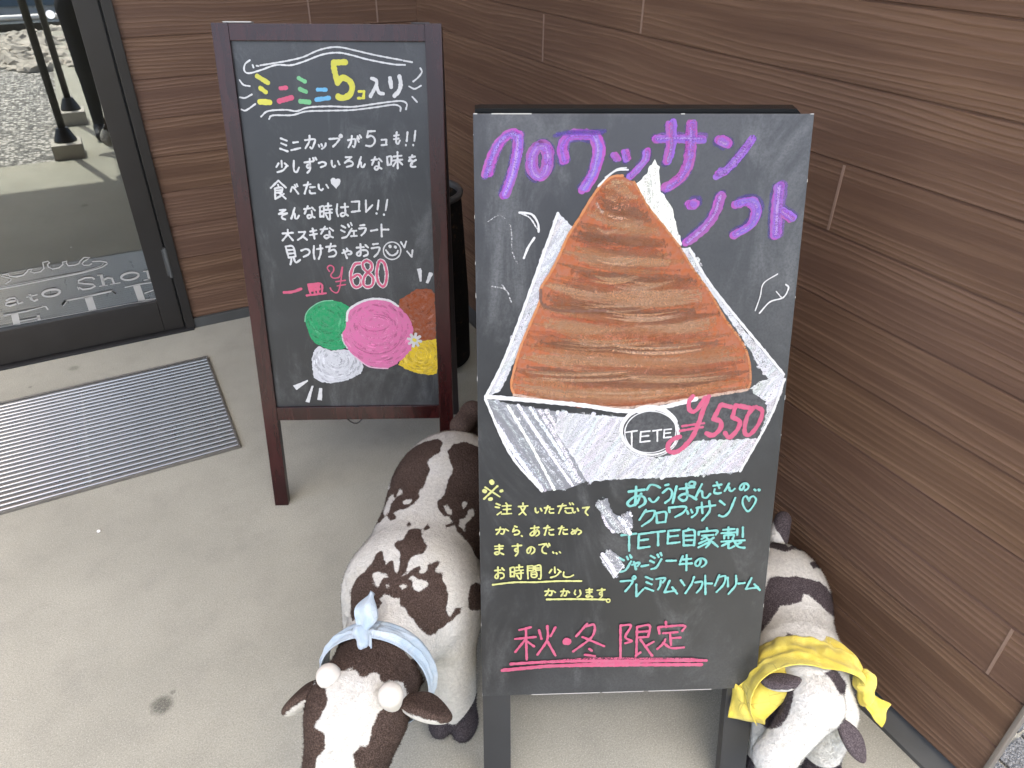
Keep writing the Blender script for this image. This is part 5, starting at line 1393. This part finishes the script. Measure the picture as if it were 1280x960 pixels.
# ------------------------------------------------------------------ the big brown and white cow (local: +y nose, +x the cow's right, z up)
cow = empty('toy_cow', (.40, 1.135, 0), math.pi - .6435, 'large brown and white plush cow with a light blue neckerchief, left of the black board', 'soft toy')
def cow_body(P):
    d = d_ell(P, (0, -.27, .315), (.148, .165, .145))
    d = smin(d, d_cap(P, (0, -.18, .32), (0, .08, .325), .138, .142), .06)
    d = smin(d, d_ell(P, (0, .11, .345), (.148, .125, .13)), .05)
    d = smin(d, d_cap(P, (0, .2, .37), (.005, .37, .40), .098, .082), .05)
    for sx in (-1, 1):
        d = smin(d, d_cap(P, (sx * .086, .145, .28), (sx * .094, .166, .055), .058, .05), .03)
        d = smin(d, d_cap(P, (sx * .085, -.28, .27), (sx * .1, -.30, .055), .085, .054), .035)
        for ty in (-1, 1):
            for hx_, hy in ((.096, .188), (.1, -.287)): d = smin(d, d_ell(P, (sx * hx_ + ty * .026, hy, .03), (.031, .048, .031)), .006)
    # head
    d = smin(d, d_ell(P, (.01, .425, .415), (.088, .08, .082)), .03)
    d = smin(d, d_cap(P, (.012, .45, .39), (.03, .55, .26), .08, .064), .03)
    d = smin(d, d_ell(P, (.033, .565, .24), (.072, .066, .056)), .03)
    d = np.minimum(d, d + 0)
    return d
cb = soft('body', cow_body, (-.22, -.48, -.012), (.22, .66, .56), .0062, M_FUR1, cow, patch_fn('cow1'), pile=70000, hoof=
          lambda V: np.minimum(.078 - V[:, 2] - .02 * np.cos(np.clip((np.abs(V[:, 0]) - .1) / .05, -1, 1) * 3.14), .05))
for v in cb.data.vertices:
    if v.co.z < .001: v.co.z = .001
soft('tail', lambda P: smin(d_cap(P, (0, -.40, .425), (-.02, -.46, .43), .03, .03), d_cap(P, (-.02, -.46, .43), (-.05, -.48, .20), .026, .024), .02), (-.12, -.54, .15), (.07, -.35, .49), .007, M_FUR1, cow, lambda V: np.full(len(V), 1.0))
ear(cow, M_FUR1, 'ear', (.074, .405, .435), (.148, .43, .375), .032, .017, (-.1, -.5, 1))
ear(cow, M_FUR1, 'ear', (-.066, .42, .438), (-.152, .415, .408), .034, .017, (.1, -.5, 1))
for hx, hy in ((.055, .412), (-.060, .43)):
    soft('horn', lambda P, hx=hx, hy=hy: d_cap(P, (hx * .9, hy, .455), (hx, hy + .01, .488), .0205, .0215), (hx - .04, hy - .04, .42), (hx + .04, hy + .055, .55), .005, M_HORN, cow)
for sx in (.092, -.045):
    e_ = MB(); vs, fs = blob(.011, 3, 2, (1, 1, 1), 0); e_.add([(x + sx, y + .535, z + .315) for x, y, z in vs], fs); e_.build('eye', M_EYE, cow, True)
M_BLUE = cloth_mat('blue_gingham', (.30, .38, .45), (.42, .48, .52), (.18, .26, .36), 60)
band('neckerchief', cow, M_BLUE, (.004, .338, .385), (.0, .9, .25), (0, -.3, 1), .104, .100, .05, 0, 2 * math.pi, None, .0016, 4, 140, 28, .0022)
kn = soft('knot', lambda P: smin(d_ell(P, (.03, .325, .486), (.018, .016, .014)), d_ell(P, (.02, .340, .484), (.013, .02, .012)), .008) + .0018 * np.abs(np.sin(P[..., 0] * 210 + P[..., 1] * 120)), (-.01, .28, .455), (.07, .38, .52), .003, M_BLUE, cow)
flap('scarf_tail', cow, M_BLUE, ((.036, .322, .49), (.022, .326, .489), (.020, .268, .527), (.028, .262, .526)), 14, 14, .0035, .0025, 3, .034)
flap('scarf_tail', cow, M_BLUE, ((.026, .335, .488), (.008, .328, .49), (-.004, .378, .478), (.012, .39, .474)), 10, 8, .002, .0025, 6)

# ------------------------------------------------------------------ the small grey and white cow
cow2 = empty('toy_cow', (1.04, .604, 0), math.pi - .5236, 'small grey and white plush cow with a yellow neckerchief, between black board and wall', 'soft toy')
def cow2_body(P):
    d = d_ell(P, (-.015, -.19, .21), (.118, .12, .115))
    d = smin(d, d_cap(P, (-.01, -.12, .205), (0, .04, .21), .105, .102), .05)
    d = smin(d, d_cap(P, (0, .04, .235), (.005, .10, .27), .085, .058), .04)
    for sx in (-1, 1):
        d = smin(d, d_cap(P, (sx * .058, .11, .19), (sx * .064, .118, .042), .05, .041), .03)
        d = smin(d, d_cap(P, (sx * .06, -.20, .18), (sx * .07, -.215, .042), .06, .044), .03)
        for hy in (.125, -.21): d = smin(d, d_ell(P, (sx * .066, hy, .024), (.043, .048, .025)), .01)
    d = smin(d, d_ell(P, (.008, .150, .279), (.051, .047, .045)), .02)
    d = smin(d, d_cap(P, (.016, .155, .271), (.078, .2, .188), .049, .039), .02)
    d = smin(d, d_ell(P, (.086, .204, .168), (.041, .037, .035)), .02)
    return d
cb = soft('body', cow2_body, (-.17, -.36, -.012), (.17, .33, .40), .0052, M_FUR2, cow2, patch_fn('cow2'), pile=55000, hoof=
          lambda V: .062 - V[:, 2] + 0 * V[:, 0])
for v in cb.data.vertices:
    if v.co.z < .001: v.co.z = .001
soft('tail', lambda P: d_cap(P, (-.03, -.285, .295), (-.04, -.31, .335), .024, .02), (-.09, -.36, .25), (.02, -.24, .38), .006, M_FUR2, cow2, lambda V: V[:, 2] - .305 + .02 * np.sin(V[:, 0] * 90))
ear(cow2, M_FUR2, 'ear', (.038, .128, .306), (.112, .124, .294), .021, .014, (.05, -.35, 1), -.3)
ear(cow2, M_FUR2, 'ear', (-.034, .166, .252), (-.090, .206, .176), .021, .012, (-.1, .35, .8), 0)
M_YEL = cloth_mat('yellow_bandana', (.52, .41, .055), (.64, .54, .11), (.16, .11, .03), 30)
def fl(a):   # a turns from the top of the neck to the cow's right for negative angles
    k_ = max(0.0, math.sin(a)); q_ = max(0.0, min(1.0, -a / 1.3)) ** 2; return (-.42 - .1 * k_ + .35 * q_, .66 - .05 * k_ - .36 * q_, .012 * k_ + .004 * q_, -.026 + .058 * k_ + .02 * q_)
band('neckerchief', cow2, M_YEL, (.0, .082, .234), (0, .88, .42), (0, -.45, 1), .108, .092, .12, -1.3, 2.0, fl, .0016, 9, 160, 44, .0040)
soft('knot', lambda P: smin(d_ell(P, (-.112, .088, .262), (.022, .024, .031)), d_ell(P, (-.116, .104, .236), (.019, .019, .022)), .006) + .0028 * np.abs(np.sin(P[..., 2] * 130 + P[..., 1] * 160)) + .002 * np.sin(P[..., 0] * 200 + P[..., 2] * 90), (-.16, .05, .195), (-.06, .14, .32), .0032, M_YEL, cow2)
flap('scarf_tail', cow2, M_YEL, ((-.106, .116, .236), (-.124, .098, .242), (-.168, .112, .224), (-.142, .148, .198)), 12, 10, .003, .0025, 2)
flap('scarf_drape', cow2, M_YEL, ((.070, .050, .314), (.160, .104, .250), (.104, .162, .234), (.042, .126, .294)), 26, 20, .0045, .003, 5)
flap('scarf_drape', cow2, M_YEL, ((.156, .092, .258), (.168, .140, .205), (.104, .165, .222), (.100, .152, .245)), 16, 16, .004, .003, 8)

# ------------------------------------------------------------------ bin in the corner
M_BIN = None
k = NT('speckled_bin'); p = k.pos(); n1 = k.noise(p, 34, 5, .7); n2 = k.noise(p, 120, 3, .6)
M_BIN = k.fin(k.mix(k.ramp(n1, .55, .75), c4(.004, .0035, .003), c4(.05, .03, .015)), .8, k.bump(n2, .5, .01), Specular_IOR_Level=.12)
bn = empty('corner_bin', (.965, 2.47, 0), 0, 'dark speckled round bin with a grey rim, in the corner behind the two boards', 'bin')
b_ = MB(); b_.lathe([(0, 0), (.135, 0), (.16, .02), (.16, .3), (.142, .70), (.132, .70), (.138, .3), (.13, .05), (0, .04)], 0, 0, 40); b_.build('body', M_BIN, bn, True)
b_ = MB(); b_.lathe([(.131, .698), (.146, .696), (.150, .71), (.144, .72), (.131, .716), (.131, .698)], 0, 0, 40); b_.build('rim', plain('grey_rim', (.05, .05, .048), .6), bn, True)
# small white pebble on the floor
pb = MB(); pb.lathe([(0, 0), (.005, .0008), (.006, .003), (.004, .0055), (0, .0062)], 0, 0, 9); o = pb.build('pebble', plain('pebble_white', (.7, .69, .65), .7), None, True); o.location = (-.318, 2.0, 0)
tag(o, 'tiny white pebble on the concrete below the steel mat', 'pebble')

# ------------------------------------------------------------------ outside, seen mirrored in the door glass
M_POST = plain('black_post', (.012, .012, .013), .35); M_BLOCK = plain('footing_concrete', (.42, .40, .36), .85, .2, 30, .3)
for i, (x, y) in enumerate(((-.265, .07), (-.20, -.98))):
    p_ = empty('porch_post', (x, y, 0), 0, ('black post on a concrete block mirrored in the glass, nearer the door', 'black post on a concrete block mirrored in the glass, farther from the door')[i], 'post', 'porch posts')
    box('block', -.1, .1, -.11, .13, -.004, .10, M_BLOCK, p_, .008)
    b_ = MB(); b_.lathe([(0, .101), (.075, .101), (.075, .112), (.042, .19), (.038, .195), (0, .195)], 0, 0, 28); b_.build('collar', M_POST, p_, False)
    b_ = MB(); b_.tube([(0, 0, .196), (0, 0, 4.595)], .026, 18); b_.build('pole', M_POST, p_, True)
rk = MB(); q = random.Random(3)
for i in range(900):
    x = q.uniform(-6.5, 1.2) ; y = q.uniform(-6.9, -3.7); r = q.uniform(.05, .125); vs, fs = blob(r, i, 2 if r > .09 else 1); a = q.uniform(0, 6.3); z = -.05 + r * .3
    rk.add([(x + vx * math.cos(a) - vy * math.sin(a), y + vx * math.sin(a) + vy * math.cos(a), z + vz) for vx, vy, vz in vs], fs)
tag(rk.build('rock_border', M_ROCK), 'bed of grey broken rocks beyond the gravel, mirrored in the glass', 'rocks', None, 'stuff')
gr = empty('guard_rail', (0, -7.2, -.49), 0, 'white pipe guard rail on a black beam behind the rocks, mirrored in the glass', 'rail')
M_WHITEP = plain('white_paint', (.78, .78, .76), .45)
b_ = MB(); b_.tube([(-9, 0, .62), (6, 0, .62)], .04, 14); b_.build('pipe', M_WHITEP, gr, True)
for x in range(-9, 7, 2): 
    b_ = MB(); b_.tube([(x, 0, .42), (x, 0, .575)], .035, 10); b_.build('stanchion', M_WHITEP, gr, True)
box('beam', -9, 6, -.12, .12, .38, .555, M_BLACKEDGE, gr, .01)
# parked car beyond the rail
M_CARP = plain('car_paint', (.55, .57, .58), .22, .03, 4, .01, Metallic=.2, Coat_Weight=.6); M_TYRE = plain('tyre_rubber', (.015, .015, .015), .8); M_RIM = plain('wheel_rim', (.5, .5, .51), .3, .05, 10, .02, Metallic=.8)
M_CARGL = plain('car_glass', (.10, .14, .17), .06, .05, 3, .0)
M_LAMP = plain('lamp_lens', (.6, .6, .58), .12)
car = empty('parked_car', (-.6, -10.9, -1.0), 0, 'pale silver car parked behind the white guard rail, mirrored in the glass', 'car')
side = [(-2.1, .35), (-2.12, .62), (-2.0, .82), (-1.1, .95), (-.35, 1.42), (.2, 1.5), (1.0, 1.47), (1.75, 1.02), (2.08, .95), (2.12, .55), (2.08, .34)]
b_ = MB(); n_ = len(side); W2 = .84
b_.add([(x, -W2 + (.16 if z > 1.1 else 0), z) for x, z in side] + [(x, W2 - (.16 if z > 1.1 else 0), z) for x, z in side], [tuple(range(n_)), tuple(range(2 * n_ - 1, n_ - 1, -1))] + [(i, i + n_, (i + 1) % n_ + n_, (i + 1) % n_) for i in range(n_)])
body = b_.build('body', M_CARP, car, False, .05)
def gl(pts): b__ = MB(); b__.add(pts, [tuple(range(len(pts)))]); return b__
for s in (-1, 1):
    yy_ = s * (W2 - .05)
    win = MB(); win.add([(-.78, s * (W2 + .004), 1.0), (.15, s * (W2 + .004), 1.0), (.15, s * (W2 - .135), 1.42), (-.30, s * (W2 - .135), 1.38)], [(0, 1, 2, 3)]); win.build('side_window', M_CARGL, car)
    win = MB(); win.add([(.22, s * (W2 + .004), 1.0), (1.45, s * (W2 + .004), 1.03), (.95, s * (W2 - .135), 1.40), (.22, s * (W2 - .135), 1.42)], [(0, 1, 2, 3)]); win.build('side_window', M_CARGL, car)
gl([(-1.06, -.7, 1.0), (-1.06, .7, 1.0), (-.41, .62, 1.40), (-.41, -.62, 1.40)]).build('windscreen', M_CARGL, car)
gl([(1.70, -.7, 1.085), (1.70, .7, 1.085), (1.06, .62, 1.46), (1.06, -.62, 1.46)]).build('rear_window', M_CARGL, car)
for x in (-1.35, 1.3):
    for s in (-1, 1):
        b_ = MB(); b_.lathe([(.17, -.1), (.31, -.1), (.33, -.06), (.33, .06), (.31, .1), (.17, .1)], 0, 0, 28); o = b_.build('wheel', M_TYRE, car, True); o.location = (x, s * .76, .33 - .02); o.rotation_euler = (math.pi / 2, 0, 0)
        b_ = MB(); b_.lathe([(0, -.09), (.168, -.09), (.168, .09), (0, .09)], 0, 0, 20); b_.build('rim', M_RIM, o)
for s in (-1, 1):
    b_ = MB(); b_.box(-2.10, -1.96, s * .62 - .16, s * .62 + .16, .66, .78); b_.build('headlight', M_LAMP, car, False, .03)
# leafy shrubs behind the rocks
def leaves(name, x, y, rx, rz_, n, seed, label, mat):
    q = random.Random(seed); root = empty(name, (x, y, -1.05), 0, label, 'shrub', 'shrubs by the road')
    b_ = MB()
    for i in range(7):
        a = q.uniform(0, 6.3); b_.tube([(0, 0, 0), (rx * .3 * math.cos(a), rx * .3 * math.sin(a), rz_ * .8), (rx * .6 * math.cos(a), rx * .6 * math.sin(a), rz_ * 1.5)], [.03, .02, .008], 6)
    b_.build('stem', M_BARK, root)
    b_ = MB()
    for i in range(n):
        while True:
            p = Vector((q.uniform(-1, 1), q.uniform(-1, 1), q.uniform(-1, 1)))
            if .35 < p.length < 1: break
        k_ = 1 + .25 * math.sin(p.x * 5 + seed) * math.sin(p.y * 4); p = Vector((p.x * rx * k_, p.y * rx * k_, rz_ + p.z * rz_ * k_))
        a = Vector((q.uniform(-1, 1), q.uniform(-1, 1), q.uniform(-.3, 1))).normalized() * q.uniform(.04, .09); b2 = a.cross(Vector((q.uniform(-1, 1), q.uniform(-1, 1), q.uniform(-1, 1)))).normalized() * q.uniform(.02, .035)
        b_.add([p - a, p + b2, p + a, p - b2], [(0, 1, 2, 3)])
    b_.build('foliage', mat, root)
M_BARK = plain('bark', (.08, .055, .035), .9); M_LEAF = plain('leaf', (.055, .085, .025), .6, .5, 3, .05)
for i, (x, y, rx, rz_) in enumerate(((-2.0, -9.6, .8, .75), (-3.6, -9.3, .9, .9), (-5.4, -9.4, 1.0, .85))):
    leaves('shrub', x, y, rx, rz_, 2600, i, ('green leafy shrub behind the guard rail, nearest the silver car', 'green leafy shrub behind the guard rail, middle one of three', 'green leafy shrub behind the guard rail, farthest from the silver car')[i], M_LEAF)
# the photographer, mirrored legs only in the glass
M_TROUS = plain('black_trousers', (.012, .012, .016), .85, .3, 40, .3); M_SHIRT = plain('dark_jacket', (.03, .032, .04), .85, .2, 30, .3); M_SKIN = plain('skin', (.50, .30, .22), .55, .08, 40, .1); M_HAIR = plain('dark_hair', (.015, .011, .009), .6, .3, 90, .5); M_SHOE = plain('black_shoe', (.014, .014, .015), .5)
per = empty('person', (0.085, -.36, 0), 0, 'person in black trousers and dark jacket taking the picture, mirrored in the door glass', 'person')
def person_sdf(P):
    d = d_ell(P, (0, 0, .93), (.165, .115, .14))
    d = smin(d, d_cap(P, (0, -.01, 1.0), (0, -.02, 1.30), .125, .14), .06)
    d = smin(d, d_cap(P, (-.13, -.02, 1.38), (.13, -.02, 1.38), .075, .075), .06)
    d = smin(d, d_cap(P, (0, -.01, 1.42), (0, .02, 1.53), .055, .05), .03)
    d = smin(d, d_ell(P, (0, .03, 1.64), (.075, .092, .115)), .02)
    d = smin(d, d_cap(P, (0, .115, 1.635), (0, .13, 1.615), .012, .016), .012)
    for s in (-1, 1):
        d = smin(d, d_cap(P, (s * .085, 0, .9), (s * .10, .02, .50), .088, .06), .04)
        d = smin(d, d_cap(P, (s * .10, .02, .50), (s * .105, -.01, .09), .058, .042), .02)
        d = smin(d, d_cap(P, (s * .19, -.02, 1.38), (s * .24, .08, 1.15), .055, .042), .03)
        d = smin(d, d_cap(P, (s * .24, .08, 1.15), (s * .085, .24, 1.50), .042, .03), .02)
        d = smin(d, d_ell(P, (s * .075, .262, 1.535), (.022, .028, .045)), .015)
        d = smin(d, d_ell(P, (s * .08, .025, 1.63), (.012, .02, .03)), .006)
        for f_ in range(4): d = smin(d, d_cap(P, (s * .08, .27, 1.52 + f_ * .019), (s * .045, .29, 1.535 + f_ * .019), .0085, .007), .006)
        d = smin(d, d_cap(P, (s * .07, .25, 1.55), (s * .035, .262, 1.575), .010, .008), .006)
    return d
V, F = nets(person_sdf, (-.34, -.24, .03), (.34, .36, 1.80), .012)
pbd = obj('body', V.tolist(), F.tolist(), M_SHIRT, per, True)
for mm in (M_TROUS, M_SKIN): pbd.data.materials.append(mm)
for pg in pbd.data.polygons:
    c = pg.center; pg.material_index = 1 if c.z < .98 else (2 if (c.z > 1.47 and (c.y > .215 or abs(c.x) < .10)) else 0)
soft('hair', lambda P: np.maximum(d_ell(P, (0, .02, 1.665), (.085, .10, .108)), np.minimum(P[..., 1] - .065, 9) * .8 - np.maximum(P[..., 2] - 1.70, 0) * 2), (-.11, -.12, 1.53), (.11, .16, 1.80), .008, M_HAIR, per)
for s in (-1, 1):
    soft('shoe', lambda P, s=s: smin(d_cap(P, (s * .105, -.04, .05), (s * .115, .12, .038), .046, .04), d_ell(P, (s * .105, -.01, .08), (.048, .06, .05)), .02), (s * .11 - .08, -.12, -.0), (s * .11 + .08, .2, .15), .008, M_SHOE, per)
ph_ = tag(box('phone', -.040, .040, -.0225, -.0145, 1.535, 1.615, M_BLACKEDGE, None, .003), 'black phone held up by the photographer, mirrored side behind the view', 'phone')
